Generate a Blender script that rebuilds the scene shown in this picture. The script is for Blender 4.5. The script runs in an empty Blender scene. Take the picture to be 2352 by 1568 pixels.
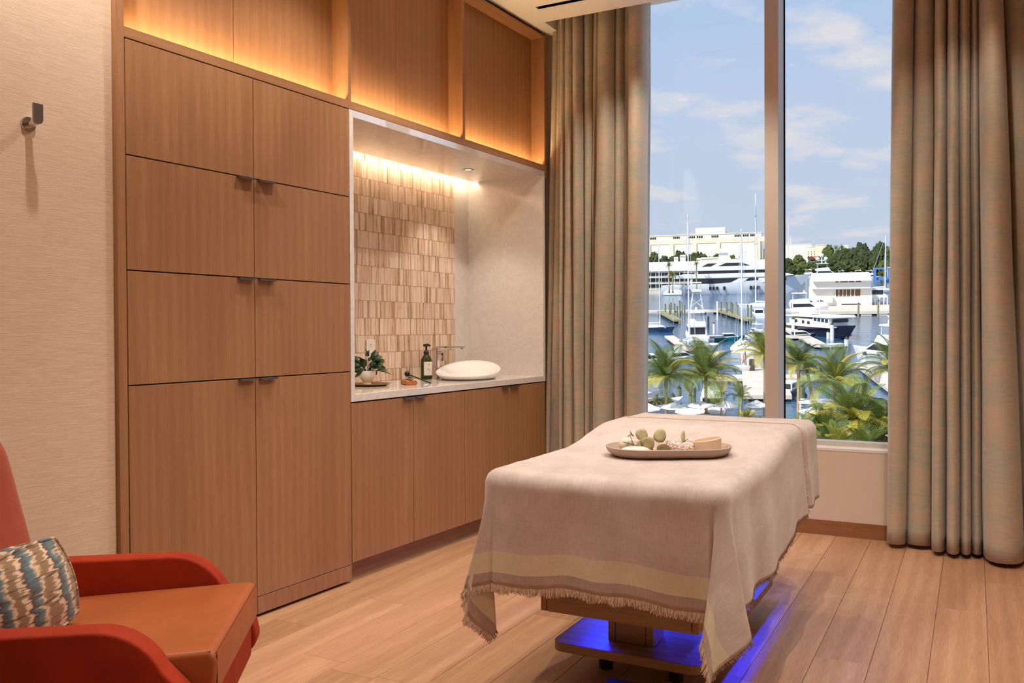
import bpy, bmesh, math, random
from mathutils import Matrix, Vector, noise
random.seed(7)
PI = math.pi
sc = bpy.context.scene
COL = sc.collection
# ------------------------------------------------------------------ camera
F_PX, YAW, PITCH, ROLL, CAM_H = 2010.895, 0.485714, -0.012363, 0.005168, 1.2211
IMG_W, IMG_H = 2352, 1568
_R = (Matrix.Rotation(YAW, 3, 'Z') @ Matrix.Rotation(PITCH, 3, 'X') @ Matrix.Rotation(ROLL, 3, 'Y'))
CAM = Vector((0, 0, CAM_H))
cam_data = bpy.data.cameras.new('camera')
cam_data.sensor_width = 36.0
cam_data.lens = F_PX * 36.0 / IMG_W
cam_data.clip_start = 0.05
cam_data.clip_end = 4000
cam = bpy.data.objects.new('camera', cam_data)
COL.objects.link(cam)
r_, f_, u_ = _R.col[0], _R.col[1], _R.col[2]
cam.matrix_world = Matrix(((r_.x, u_.x, -f_.x, 0), (r_.y, u_.y, -f_.y, 0), (r_.z, u_.z, -f_.z, CAM_H), (0, 0, 0, 1)))
sc.camera = cam
# ------------------------------------------------------------------ colour management
sc.view_settings.view_transform = 'Standard'
sc.view_settings.look = 'None'
sc.view_settings.gamma = 1
sc.view_settings.use_curve_mapping = False
sc.view_settings.exposure = 0.0
# ------------------------------------------------------------------ world sky: pale blue with fair-weather clouds
world = bpy.data.worlds.new('sky'); sc.world = world; world.use_nodes = True
wt = world.node_tree; wt.nodes.clear()
def wn(t, **k):
    n = wt.nodes.new(t)
    for a, b in k.items(): setattr(n, a, b)
    return n
w_out = wn('ShaderNodeOutputWorld'); w_bg = wn('ShaderNodeBackground'); w_tc = wn('ShaderNodeTexCoord')
w_sep = wn('ShaderNodeSeparateXYZ'); wt.links.new(w_tc.outputs['Generated'], w_sep.inputs[0])
w_grad = wn('ShaderNodeValToRGB'); wt.links.new(w_sep.outputs['Z'], w_grad.inputs[0])
cr = w_grad.color_ramp
cr.elements[0].position = 0.05; cr.elements[0].color = (0.62, 0.69, 0.83, 1)
cr.elements[1].position = 0.70; cr.elements[1].color = (0.34, 0.50, 0.80, 1)
e = cr.elements.new(0.20); e.color = (0.57, 0.67, 0.86, 1)
e = cr.elements.new(0.36); e.color = (0.46, 0.61, 0.88, 1)
w_add = wn('ShaderNodeMath', operation='ADD'); wt.links.new(w_sep.outputs['Z'], w_add.inputs[0]); w_add.inputs[1].default_value = 0.16
w_div = wn('ShaderNodeVectorMath', operation='DIVIDE'); wt.links.new(w_tc.outputs['Generated'], w_div.inputs[0]); wt.links.new(w_add.outputs[0], w_div.inputs[1])
w_map = wn('ShaderNodeMapping'); wt.links.new(w_div.outputs[0], w_map.inputs[0])
w_map.inputs['Scale'].default_value = (1.5, 1.3, 2.6); w_map.inputs['Location'].default_value = (3.3, 0.35, 1.0)
w_n = wn('ShaderNodeTexNoise'); wt.links.new(w_map.outputs[0], w_n.inputs['Vector'])
w_n.inputs['Scale'].default_value = 2.6; w_n.inputs['Detail'].default_value = 7; w_n.inputs['Roughness'].default_value = 0.52
w_cr = wn('ShaderNodeValToRGB'); wt.links.new(w_n.outputs['Fac'], w_cr.inputs[0])
w_cr.color_ramp.elements[0].position = 0.52; w_cr.color_ramp.elements[0].color = (0, 0, 0, 1)
w_cr.color_ramp.elements[1].position = 0.66; w_cr.color_ramp.elements[1].color = (1, 1, 1, 1)
w_mix = wn('ShaderNodeMix', data_type='RGBA')
wt.links.new(w_cr.outputs[0], w_mix.inputs[0]); wt.links.new(w_grad.outputs[0], w_mix.inputs[6])
w_mix.inputs[7].default_value = (0.80, 0.78, 0.83, 1)
wt.links.new(w_mix.outputs[2], w_bg.inputs[0]); w_bg.inputs[1].default_value = 1.0
wt.links.new(w_bg.outputs[0], w_out.inputs[0])
# ------------------------------------------------------------------ sun (behind the building, lights the marina only)
sun_d = bpy.data.lights.new('sun', 'SUN'); sun_d.energy = 5.6; sun_d.angle = 0.009; sun_d.color = (1.0, 0.97, 0.93)
sun = bpy.data.objects.new('sun', sun_d); COL.objects.link(sun)
sun.rotation_euler = (math.radians(48), 0, math.radians(-28))

# ------------------------------------------------------------------ ceiling downlights (warm), some set from cast shadows, others added as unseen fill
WARM = (1.0, 0.905, 0.79)

# ================================================================== helpers
class MB:
    def __init__(s): s.v = []; s.f = []; s.uv = None
    def box(s, x0, x1, y0, y1, z0, z1):
        b = len(s.v)
        s.v += [(x0,y0,z0),(x1,y0,z0),(x1,y1,z0),(x0,y1,z0),(x0,y0,z1),(x1,y0,z1),(x1,y1,z1),(x0,y1,z1)]
        s.f += [(b,b+3,b+2,b+1),(b+4,b+5,b+6,b+7),(b,b+1,b+5,b+4),(b+1,b+2,b+6,b+5),(b+2,b+3,b+7,b+6),(b+3,b,b+4,b+7)]
        return s
    def tube(s, pts, rad, n=8, cap=True, flat=1.0):
        pts = [Vector(p) for p in pts]
        if not isinstance(rad, (list, tuple)): rad = [rad]*len(pts)
        b = len(s.v); up = Vector((0, 0, 1)); prev = None
        for i, p in enumerate(pts):
            t = (pts[min(i+1, len(pts)-1)] - pts[max(i-1, 0)]).normalized()
            if prev is None:
                a = t.cross(up)
                if a.length < 1e-4: a = t.cross(Vector((1, 0, 0)))
                a.normalize()
            else:
                a = (prev - t*prev.dot(t)).normalized()
            prev = a; c = t.cross(a)
            for k in range(n):
                q = 2*PI*k/n
                s.v.append(tuple(p + a*math.cos(q)*rad[i] + c*math.sin(q)*rad[i]*flat))
        for i in range(len(pts)-1):
            for k in range(n):
                k2 = (k+1) % n
                s.f.append((b+i*n+k, b+i*n+k2, b+(i+1)*n+k2, b+(i+1)*n+k))
        if cap:
            s.f.append(tuple(b+k for k in reversed(range(n))))
            s.f.append(tuple(b+(len(pts)-1)*n+k for k in range(n)))
        return s
    def cyl(s, x, y, z0, z1, r0, r1=None, n=16):
        return s.tube([(x,y,z0),(x,y,z1)], [r0, r0 if r1 is None else r1], n)
    def lathe(s, prof, n=24, cx=0, cy=0, sx=1, sy=1, cap=True):
        b = len(s.v); m = len(prof)
        for (r, z) in prof:
            for k in range(n):
                q = 2*PI*k/n; s.v.append((cx+r*math.cos(q)*sx, cy+r*math.sin(q)*sy, z))
        for i in range(m-1):
            for k in range(n):
                k2 = (k+1) % n
                s.f.append((b+i*n+k, b+i*n+k2, b+(i+1)*n+k2, b+(i+1)*n+k))
        if cap:
            s.f.append(tuple(b+k for k in reversed(range(n)))); s.f.append(tuple(b+(m-1)*n+k for k in range(n)))
        return s
    def grid(s, fn, nu, nv, uvfn=None):
        b = len(s.v)
        for j in range(nv+1):
            for i in range(nu+1): s.v.append(tuple(fn(i/nu, j/nv)))
        for j in range(nv):
            for i in range(nu):
                a = b+j*(nu+1)+i; s.f.append((a, a+1, a+nu+2, a+nu+1))
        return s
    def prism(s, poly, axis, a, c):
        # poly: 2D list; axis 0 -> (a, p, q), 1 -> (p, a, q), 2 -> (p, q, a)
        def P(p, k): return (k, p[0], p[1]) if axis == 0 else ((p[0], k, p[1]) if axis == 1 else (p[0], p[1], k))
        b = len(s.v); n = len(poly)
        s.v += [P(p, a) for p in poly] + [P(p, c) for p in poly]
        s.f.append(tuple(b+i for i in reversed(range(n)))); s.f.append(tuple(b+n+i for i in range(n)))
        for i in range(n):
            j = (i+1) % n; s.f.append((b+i, b+j, b+n+j, b+n+i))
        return s
    def mesh(s, name, mat=None, smooth=False, bevel=0, seg=2, fix=True):
        me = bpy.data.meshes.new(name)
        me.from_pydata(s.v, [], s.f)
        if fix or bevel:
            bm = bmesh.new(); bm.from_mesh(me)
            if bevel: bmesh.ops.bevel(bm, geom=list(bm.edges), offset=bevel, segments=seg, affect='EDGES', profile=0.5, clamp_overlap=True)
            if fix: bmesh.ops.recalc_face_normals(bm, faces=bm.faces)
            bm.to_mesh(me); bm.free()
        if mat: me.materials.append(mat)
        if smooth:
            me.polygons.foreach_set('use_smooth', [True]*len(me.polygons))
            if smooth == 'auto':
                try: me.set_sharp_from_angle(angle=math.radians(35))
                except Exception: pass
        return me
    def build(s, name, mat, parent=None, smooth=False, bevel=0, seg=2, fix=True):
        return obj(name, s.mesh(name, mat, smooth, bevel, seg, fix), parent)

def obj(name, me, parent=None):
    o = bpy.data.objects.new(name, me); COL.objects.link(o)
    if parent is not None: o.parent = parent
    return o
def tag(o, label=None, cat=None, group=None, kind=None):
    if label: o['label'] = label
    if cat: o['category'] = cat
    if group: o['group'] = group
    if kind: o['kind'] = kind
    return o
def thing(name, label, cat, mw=None, group=None):
    o = bpy.data.objects.new(name, None); COL.objects.link(o); o.empty_display_size = 0.1
    if mw is not None: o.matrix_world = mw
    return tag(o, label, cat, group)
def copy_tree(o, mw=None, label=None, parent=None):
    c = o.copy(); COL.objects.link(c); c.parent = parent
    if mw is not None: c.matrix_world = mw
    if label: c['label'] = label
    for ch in [k for k in bpy.data.objects if k.parent == o]: copy_tree(ch, None, None, c)
    return c
def TR(x, y, z, rz=0): return Matrix.Translation((x, y, z)) @ Matrix.Rotation(rz, 4, 'Z')

# ------------------------------------------------------------------ materials
def srgb(r, g, b):
    def f(c):
        c /= 255.0
        return c/12.92 if c <= 0.04045 else ((c+0.055)/1.055)**2.4
    return (f(r), f(g), f(b), 1)
class NT:
    def __init__(s, name):
        s.m = bpy.data.materials.new(name); s.m.use_nodes = True; s.t = s.m.node_tree
        s.b = s.t.nodes['Principled BSDF']; s.out = s.t.nodes['Material Output']
    def n(s, ty, **k):
        q = s.t.nodes.new(ty)
        for a, b in k.items(): setattr(q, a, b)
        return q
    def l(s, a, b): s.t.links.new(a, b)
    def coords(s, kind='Object', scale=(1,1,1), rnd=0.0, rot=(0,0,0)):
        tc = s.n('ShaderNodeTexCoord'); mp = s.n('ShaderNodeMapping'); src = tc.outputs[kind]
        if rnd:
            oi = s.n('ShaderNodeObjectInfo'); mu = s.n('ShaderNodeMath', operation='MULTIPLY'); s.l(oi.outputs['Random'], mu.inputs[0]); mu.inputs[1].default_value = rnd
            va = s.n('ShaderNodeVectorMath', operation='ADD'); s.l(src, va.inputs[0]); s.l(mu.outputs[0], va.inputs[1]); src = va.outputs[0]
        s.l(src, mp.inputs[0]); mp.inputs['Scale'].default_value = scale; mp.inputs['Rotation'].default_value = rot
        return mp.outputs[0]
    def noise(s, vec, scale=1, detail=3, rough=0.5, dist=0):
        q = s.n('ShaderNodeTexNoise'); s.l(vec, q.inputs['Vector']); q.inputs['Scale'].default_value = scale
        q.inputs['Detail'].default_value = detail; q.inputs['Roughness'].default_value = rough; q.inputs['Distortion'].default_value = dist
        return q.outputs['Fac']
    def ramp(s, fac, *stops):
        q = s.n('ShaderNodeValToRGB'); s.l(fac, q.inputs[0]); c = q.color_ramp
        while len(c.elements) < len(stops): c.elements.new(0.5)
        for el, (p, col) in zip(c.elements, stops):
            el.position = p; el.color = col if len(col) == 4 else (*col, 1)
        return q.outputs[0]
    def mix(s, fac, a, b, mode='MIX'):
        q = s.n('ShaderNodeMix', data_type='RGBA', blend_type=mode)
        if isinstance(fac, (int, float)): q.inputs[0].default_value = fac
        else: s.l(fac, q.inputs[0])
        for i, x in ((6, a), (7, b)):
            if isinstance(x, tuple): q.inputs[i].default_value = x
            else: s.l(x, q.inputs[i])
        return q.outputs[2]
    def math(s, op, a, b=0.0):
        q = s.n('ShaderNodeMath', operation=op)
        for i, x in ((0, a), (1, b)):
            if isinstance(x, (int, float)): q.inputs[i].default_value = x
            else: s.l(x, q.inputs[i])
        return q.outputs[0]
    def color(s, c):
        if isinstance(c, tuple): s.b.inputs['Base Color'].default_value = c
        else: s.l(c, s.b.inputs['Base Color'])
    def bump(s, h, strength=0.3, dist=0.002):
        q = s.n('ShaderNodeBump'); s.l(h, q.inputs['Height']); q.inputs['Strength'].default_value = strength; q.inputs['Distance'].default_value = dist
        s.l(q.outputs[0], s.b.inputs['Normal'])
    def set(s, rough=None, metal=None, spec=None, sheen=None, coat=None, trans=None, sheen_tint=None):
        i = s.b.inputs
        if rough is not None: i['Roughness'].default_value = rough
        if metal is not None: i['Metallic'].default_value = metal
        if spec is not None: i['Specular IOR Level'].default_value = spec
        if sheen is not None: i['Sheen Weight'].default_value = sheen
        if sheen_tint is not None: i['Sheen Tint'].default_value = sheen_tint
        if coat is not None: i['Coat Weight'].default_value = coat
        if trans is not None: i['Transmission Weight'].default_value = trans
        return s
def plain(name, c, rough=0.5, metal=0.0, var=0.0, vscale=8, spec=0.5):
    t = NT(name); t.set(rough, metal, spec)
    if var:
        f = t.noise(t.coords('Object', rnd=20), vscale, 4)
        d = tuple(x*(1-var) for x in c[:3])+(1,); h = tuple(min(1, x*(1+var)) for x in c[:3])+(1,)
        t.color(t.ramp(f, (0.3, d), (0.7, h)))
    else: t.color(c)
    return t.m
def glow(name, c, strength):
    t = NT(name); t.color((0, 0, 0, 1)); t.b.inputs['Emission Color'].default_value = c; t.b.inputs['Emission Strength'].default_value = strength
    return t.m
def wood(name, dark, mid, light, axis='Z', rough=0.45, fine=1.0, tone=0.0):
    t = NT(name); t.set(rough, 0, 0.35)
    a = {'Z': (1,1,0.045), 'Y': (1,0.045,1), 'X': (0.045,1,1)}[axis]
    v = t.coords('Object', a, rnd=37.0)
    f1 = t.noise(v, 9*fine, 5, 0.6, 0.6); f2 = t.noise(v, 210*fine, 4, 0.65)
    b2 = {'Z': (1,1,0.22), 'Y': (1,0.22,1), 'X': (0.22,1,1)}[axis]
    f3 = t.noise(t.coords('Object', b2, rnd=11.0), 2.2*fine, 2, 0.5, 1.5)
    wv = t.n('ShaderNodeTexWave', wave_type='RINGS', rings_direction=axis if axis != 'X' else 'X')
    vv = t.coords('Object', {'Z': (1,1,0.07), 'Y': (1,0.07,1), 'X': (0.07,1,1)}[axis], rnd=5.0)
    t.l(vv, wv.inputs['Vector']); wv.inputs['Scale'].default_value = 7*fine; wv.inputs['Distortion'].default_value = 5.5; wv.inputs['Detail'].default_value = 3; wv.inputs['Detail Scale'].default_value = 1.2
    s1 = t.math('ADD', t.math('MULTIPLY', f1, 0.18), t.math('MULTIPLY', f3, 0.36)); s2 = t.math('ADD', s1, t.math('MULTIPLY', f2, 0.46))
    s3 = t.math('ADD', s2, t.math('MULTIPLY', t.math('SUBTRACT', wv.outputs['Fac'], 0.5), 0.10))
    if tone:
        oi = t.n('ShaderNodeObjectInfo'); s3 = t.math('ADD', s3, t.math('MULTIPLY', t.math('SUBTRACT', oi.outputs['Random'], 0.5), tone))
    t.color(t.ramp(s3, (0.34, dark), (0.52, mid), (0.68, light)))
    t.bump(f2, 0.12, 0.001)
    return t.m
M = {}
M['oak'] = wood('oak_veneer', srgb(146, 104, 69), srgb(160, 115, 78), srgb(173, 128, 90), 'Z')
M['oak_h'] = wood('oak_veneer_horizontal', srgb(146, 104, 69), srgb(160, 115, 78), srgb(173, 128, 90), 'Y')
M['oak_x'] = wood('oak_veneer_cross', srgb(140, 106, 72), srgb(160, 124, 88), srgb(176, 141, 104), 'X')
M['oak_dark'] = wood('oak_skirting', srgb(124, 80, 46), srgb(142, 94, 56), srgb(156, 108, 68), 'X')
M['plank'] = wood('oak_floor', srgb(166, 123, 90), srgb(186, 141, 106), srgb(203, 160, 124), 'Y', 0.38, 1.0, 0.20)
M['gap'] = plain('dark_gap', srgb(45, 26, 16), 0.9)
M['black'] = plain('black_plastic', srgb(12, 12, 14), 0.45)
M['blackmatte'] = plain('black_matte', srgb(5, 5, 6), 0.9, spec=0.1)
M['white_paint'] = plain('white_paint', srgb(232, 222, 212), 0.6)
M['ceiling'] = plain('ceiling_paint', srgb(236, 228, 220), 0.8)
M['wall_paint'] = plain('warm_wall_paint', srgb(214, 196, 178), 0.7)
M['frame_paint'] = plain('window_frame_paint', srgb(204, 192, 180), 0.5)
M['chrome'] = plain('chrome', srgb(210, 205, 205), 0.12, 1.0)
M['steel'] = plain('brushed_steel', srgb(150, 146, 148), 0.32, 1.0)
M['handle'] = plain('grey_anodised_metal', srgb(128, 122, 128), 0.35, 0.9)
M['porcelain'] = plain('white_porcelain', srgb(244, 240, 236), 0.08)
M['brass'] = plain('brass', srgb(178, 138, 70), 0.25, 1.0)
M['led_warm'] = glow('warm_led', (1.0, 0.74, 0.40, 1), 105)
M['led_white'] = glow('niche_led', (1.0, 0.80, 0.56, 1), 30)
M['led_blue'] = glow('blue_led', (0.012, 0.03, 1.0, 1), 280)
M['lamp_lens'] = glow('lamp_lens', (1.0, 0.80, 0.62, 1), 2.5)
def mk_wallpaper():
    t = NT('grasscloth_wallpaper'); t.set(0.75, 0, 0.3)
    v = t.coords('Object', (1, 0.05, 1)); f = t.noise(v, 420, 4, 0.65); g = t.noise(t.coords('Object', (1, 0.06, 1)), 150, 3, 0.6)
    s = t.math('ADD', t.math('MULTIPLY', f, 0.6), t.math('MULTIPLY', g, 0.4))
    t.color(t.ramp(s, (0.3, srgb(206, 180, 154)), (0.5, srgb(219, 195, 171)), (0.7, srgb(229, 208, 187)))); t.bump(f, 0.35, 0.002)
    return t.m
M['wallpaper'] = mk_wallpaper()
def mk_stone(name, base, vein, rough):
    t = NT(name); t.set(rough, 0, 0.5)
    v = t.coords('Object'); f = t.noise(v, 7, 8, 0.68, 1.2); g = t.noise(v, 38, 5, 0.7, 2.0)
    a = t.ramp(f, (0.44, base), (0.5, tuple(x*0.93 for x in base[:3])+(1,)), (0.56, base))
    m = t.ramp(g, (0.60, (0,0,0,1)), (0.72, (1,1,1,1)))
    t.color(t.mix(t.math('MULTIPLY', m, 0.5), a, vein))
    return t.m
M['quartz_polished'] = mk_stone('polished_quartz', srgb(222, 212, 204), srgb(176, 158, 140), 0.03); M['quartz_polished'].node_tree.nodes['Principled BSDF'].inputs['IOR'].default_value = 2.6; M['quartz_polished'].node_tree.nodes['Principled BSDF'].inputs['Specular IOR Level'].default_value = 1.0
M['quartz'] = mk_stone('white_quartz', srgb(226, 218, 210), srgb(176, 158, 140), 0.05)
def mk_tile(i, c1, c2, c3):
    t = NT('striated_tile_%s' % i); t.set(0.3, 0, 0.5)
    v = t.coords('Object', (1, 1, 0.03), rnd=9); f = t.noise(v, 170, 3, 0.65); g = t.noise(t.coords('Object', (1, 1, 0.10), rnd=5), 45, 4, 0.7, 1.0)
    s = t.math('ADD', t.math('MULTIPLY', f, 0.45), t.math('MULTIPLY', g, 0.55))
    t.color(t.ramp(s, (0.36, c3), (0.47, c2), (0.58, c1))); t.bump(f, 0.2, 0.001)
    return t.m
TILES = [mk_tile('pale', srgb(242, 220, 200), srgb(230, 204, 180), srgb(190, 154, 118)),
         mk_tile('cream', srgb(236, 208, 184), srgb(220, 188, 160), srgb(172, 130, 94)),
         mk_tile('brown', srgb(216, 188, 158), srgb(192, 160, 126), srgb(140, 106, 74))]
M['grout'] = plain('gold_grout', srgb(220, 172, 106), 0.45, 0.1)
def mk_fabric(name, cols, scale=(1,1,1), weave=900, rough=0.85, sheen=0.25, coord='Object', bump=0.25):
    t = NT(name); t.set(rough, 0, 0.25, sheen)
    v = t.coords(coord, scale); f = t.noise(v, 5, 4, 0.6); g = t.noise(v, weave, 2, 0.6)
    s = t.math('ADD', t.math('MULTIPLY', f, 0.7), t.math('MULTIPLY', g, 0.3))
    t.color(t.ramp(s, *[(p, c) for p, c in cols])); t.bump(g, bump, 0.001)
    return t.m
M['velvet'] = mk_fabric('rust_velvet', [(0.35, srgb(138, 36, 10)), (0.6, srgb(162, 50, 16))], (1,1,1), 400, 0.8, 0.0)
M['leather'] = mk_fabric('tan_leather', [(0.3, srgb(152, 80, 44)), (0.65, srgb(172, 95, 54))], (1,1,1), 300, 0.42, 0.0, bump=0.15)
M['leather_back'] = mk_fabric('rust_leather', [(0.3, srgb(150, 58, 34)), (0.65, srgb(168, 74, 46))], (1,1,1), 300, 0.5, 0.1, bump=0.15)
M['stitch'] = plain('dark_stitching', srgb(112, 48, 24), 0.8)
M['leg_wood'] = wood('walnut_leg', srgb(60, 38, 22), srgb(84, 56, 34), srgb(104, 72, 46), 'Z')
def mk_curtain():
    t = NT('shot_silk_curtain'); t.set(0.42, 0, 0.4, 0.25)
    v = t.coords('UV', (1, 1, 1)); f = t.noise(t.coords('UV', (2.6, 5.5, 1)), 1.5, 5, 0.62, 0.4); g = t.noise(t.coords('UV', (6, 160, 1)), 2.0, 3, 0.6); h = t.noise(t.coords('UV', (160, 6, 1)), 2.0, 3, 0.6)
    q = t.noise(t.coords('UV', (9, 70, 1)), 1.0, 4, 0.7)
    s = t.math('ADD', t.math('MULTIPLY', f, 0.55), t.math('MULTIPLY', q, 0.45))
    base = t.ramp(s, (0.36, srgb(175, 176, 160)), (0.48, srgb(188, 181, 162)), (0.57, srgb(200, 181, 157)), (0.66, srgb(191, 178, 158)))
    w = t.math('ADD', t.math('MULTIPLY', g, 0.5), t.math('MULTIPLY', h, 0.5))
    t.color(t.mix(0.35, base, t.ramp(w, (0.36, srgb(110, 104, 92)), (0.64, srgb(168, 160, 146))), 'OVERLAY')); t.bump(w, 0.15, 0.001)
    return t.m
M['curtain'] = mk_curtain()
def mk_linen():
    t = NT('gauze_linen'); t.set(0.75, 0, 0.35, 0.45)
    wx = t.noise(t.coords('UV', (850, 16, 1)), 1.0, 3, 0.6); wy = t.noise(t.coords('UV', (16, 850, 1)), 1.0, 3, 0.6); c = t.noise(t.coords('UV', (9, 7, 1)), 1.0, 5, 0.65)
    w = t.math('ADD', t.math('MULTIPLY', wx, 0.62), t.math('MULTIPLY', wy, 0.38))
    s = t.math('ADD', t.math('MULTIPLY', w, 0.6), t.math('MULTIPLY', c, 0.4))
    base = t.ramp(s, (0.36, srgb(170, 152, 143)), (0.5, srgb(193, 175, 167)), (0.64, srgb(211, 195, 187)))
    band = t.ramp(s, (0.36, srgb(192, 176, 150)), (0.5, srgb(209, 194, 168)), (0.64, srgb(221, 208, 184)))
    low = t.ramp(s, (0.36, srgb(150, 128, 116)), (0.5, srgb(172, 150, 138)), (0.64, srgb(188, 168, 154)))
    tc = t.n('ShaderNodeTexCoord'); sp = t.n('ShaderNodeSeparateXYZ'); t.l(tc.outputs['UV'], sp.inputs[0]); y = sp.outputs['Y']
    m1 = t.math('MULTIPLY', t.math('GREATER_THAN', y, 0.040), t.math('LESS_THAN', y, 0.108)); m2 = t.math('LESS_THAN', y, 0.040)
    col = t.mix(m2, t.mix(m1, base, band), low); t.color(col); t.bump(t.math('ADD', w, t.math('MULTIPLY', c, 0.6)), 0.5, 0.002)
    return t.m
M['linen'] = mk_linen()
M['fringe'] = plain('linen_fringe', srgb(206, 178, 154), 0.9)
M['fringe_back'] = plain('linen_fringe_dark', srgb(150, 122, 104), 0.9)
def mk_pillow():
    t = NT('ikat_pillow'); t.set(0.75, 0, 0.3, 0.2)
    tc = t.n('ShaderNodeTexCoord'); sp = t.n('ShaderNodeSeparateXYZ'); t.l(tc.outputs['Object'], sp.inputs[0])
    dash = t.noise(t.coords('Object', (14, 14, 150)), 1.0, 2, 0.5)
    v2 = t.coords('Object', (9, 9, 4)); wob = t.noise(v2, 2.0, 3, 0.6)
    dz = t.noise(t.coords('Object', (6, 6, 110)), 1.0, 1, 0.5)
    pos = t.math('ADD', t.math('ADD', t.math('MULTIPLY', sp.outputs['Y'], 1.0), t.math('MULTIPLY', t.math('SUBTRACT', wob, 0.5), 0.06)), t.math('MULTIPLY', t.math('SUBTRACT', dz, 0.5), 0.05))
    pos = t.math('ADD', pos, t.math('MULTIPLY', sp.outputs['X'], 0.6))
    fr = t.math('FRACT', t.math('MULTIPLY', t.math('ADD', pos, 0.30), 11.0))
    c = t.ramp(fr, (0.0, srgb(140, 112, 84)), (0.16, srgb(150, 124, 94)), (0.24, srgb(224, 196, 166)), (0.33, srgb(216, 186, 156)), (0.40, srgb(92, 70, 62)), (0.52, srgb(86, 104, 112)), (0.66, srgb(112, 132, 134)), (0.78, srgb(228, 198, 168)), (0.90, srgb(150, 116, 84)))
    t.color(t.mix(t.ramp(dash, (0.54, (0,0,0,1)), (0.62, (0.8,0.8,0.8,1))), c, srgb(96, 66, 42)))
    return t.m
M['ikat'] = mk_pillow()
# ================================================================== the room
DL = 0.0531824
CAB = Matrix.Translation((-2.8555, 0, 0)) @ Matrix.Rotation(-DL, 4, 'Z')     # cabinet wall frame: x out into the room, y along the wall
CEIL, YW, XR, YB = 3.235, 5.455, 1.75, -1.9
def cabp(x, y, z): return CAB @ Vector((x, y, z))
def struct(name, mb, mat, mw=None, **k):
    o = mb.build(name, mat, **k); o['kind'] = 'structure'
    if mw is not None: o.matrix_world = mw
    return o
# floor: sub-floor with individual oak planks
floor = struct('floor', MB().box(-3.9, XR+0.1, YB-0.1, YW+0.15, -0.12, -0.016), plain('subfloor', srgb(110, 74, 50), 0.9))
PITCH_X, X_REF = 0.1915, 0.0485
# plank end joints seen in the photograph, by row counted from X_REF
known = {-3: [3.404], -2: [4.067], -4: [4.572], -13: [3.222], -14: [2.803]}
row = -16
random.seed(21)
while X_REF + row*PITCH_X < XR:
    x0 = X_REF + row*PITCH_X; x1 = min(x0 + PITCH_X, XR)
    cuts = list(known.get(row, [random.uniform(2.2, 4.6)]))
    y = cuts[0]
    while y - 1.9 > YB: y -= random.uniform(1.5, 1.9); cuts.insert(0, y)
    y = cuts[-1]
    while y + 1.1 < YW: y += random.uniform(1.5, 1.9); cuts.append(y)
    cuts = [YB] + [c for c in cuts if YB+0.25 < c < YW-0.25] + [YW+0.02]
    for a, b in zip(cuts[:-1], cuts[1:]):
        g = 0.0007
        MB().box(x0+g, x1-g, a+g, b-g, -0.016, 0.0).build('plank', M['plank'], floor, bevel=0.0008, seg=1)
    row += 1
# ceiling with a curtain pocket along the window and a linear air slot
C0, C1, C2 = 5.188, 5.185, YW+0.02
cm = MB()
SL_X0, SL_X1, SL_Y0, SL_Y1 = -2.42, 0.9, 4.918, 4.964
cm.box(-4.0, XR+0.1, YB-0.1, SL_Y0, CEIL, CEIL+0.12)
cm.box(-4.0, XR+0.1, SL_Y1, C0, CEIL, CEIL+0.12)
cm.box(-4.0, SL_X0, SL_Y0, SL_Y1, CEIL, CEIL+0.12); cm.box(SL_X1, XR+0.1, SL_Y0, SL_Y1, CEIL, CEIL+0.12)
cm.box(-4.0, -2.485, C0, YW+0.2, CEIL, CEIL+0.12)
cm.box(-4.0, XR+0.1, C0-0.012, YW+0.2, CEIL+0.16, CEIL+0.22)
cm.box(-2.485, XR+0.1, C0-0.012, C0, CEIL+0.10, CEIL+0.18)
struct('ceiling', cm, M['ceiling'])
sl = thing('air_slot', 'black linear air slot in the ceiling before the curtains', 'air vent')
MB().box(SL_X0, SL_X1, SL_Y0, SL_Y1, CEIL+0.05, CEIL+0.06).build('back_plate', M['blackmatte'], sl)
mbs = MB()
for (a, b) in ((SL_Y0, SL_Y0+0.002), (SL_Y1-0.002, SL_Y1)): mbs.box(SL_X0, SL_X1, a, b, CEIL+0.002, CEIL+0.05)
mbs.build('slot_rail', M['blackmatte'], sl)
# left wall (wallpaper) beside the joinery, other walls
struct('wall_left', MB().box(-0.14, -0.022, YB-0.3, 2.142, 0, CEIL+0.02), M['wallpaper'], CAB)
struct('wall_left_behind_joinery', MB().box(-0.80, -0.66, 2.0, 5.75, 0, CEIL+0.12), M['wall_paint'], CAB)
struct('wall_back', MB().box(-3.4, XR+0.1, YB-0.12, YB, 0, CEIL+0.02), M['wall_paint'])
struct('wall_right', MB().box(XR, XR+0.12, YB-0.1, YW+0.2, 0, CEIL+0.22), M['wall_paint'])
# window wall: low wall, left pier, head, right pier
WT = 0.17                                                            # depth from wall face to the frames
SILL_Z = 0.500
ww = MB()
ww.box(-3.6, XR+0.1, YW, YW+WT+0.10, -0.05, SILL_Z)
ww.box(-3.6, -2.30, YW, YW+WT+0.10, SILL_Z, CEIL+0.2)
ww.box(-0.02, XR+0.1, YW, YW+WT+0.10, SILL_Z, CEIL+0.2)
struct('wall_window', ww, M['wall_paint'])
struct('baseboard_window', MB().box(-2.5, XR, YW-0.012, YW, 0.0, 0.087), M['oak_dark'])
struct('trim_1', MB().box(-2.30, -0.02, YW-0.002, YW+0.115, SILL_Z, SILL_Z+0.018), M['white_paint'], bevel=0.002)   # sill board
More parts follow.
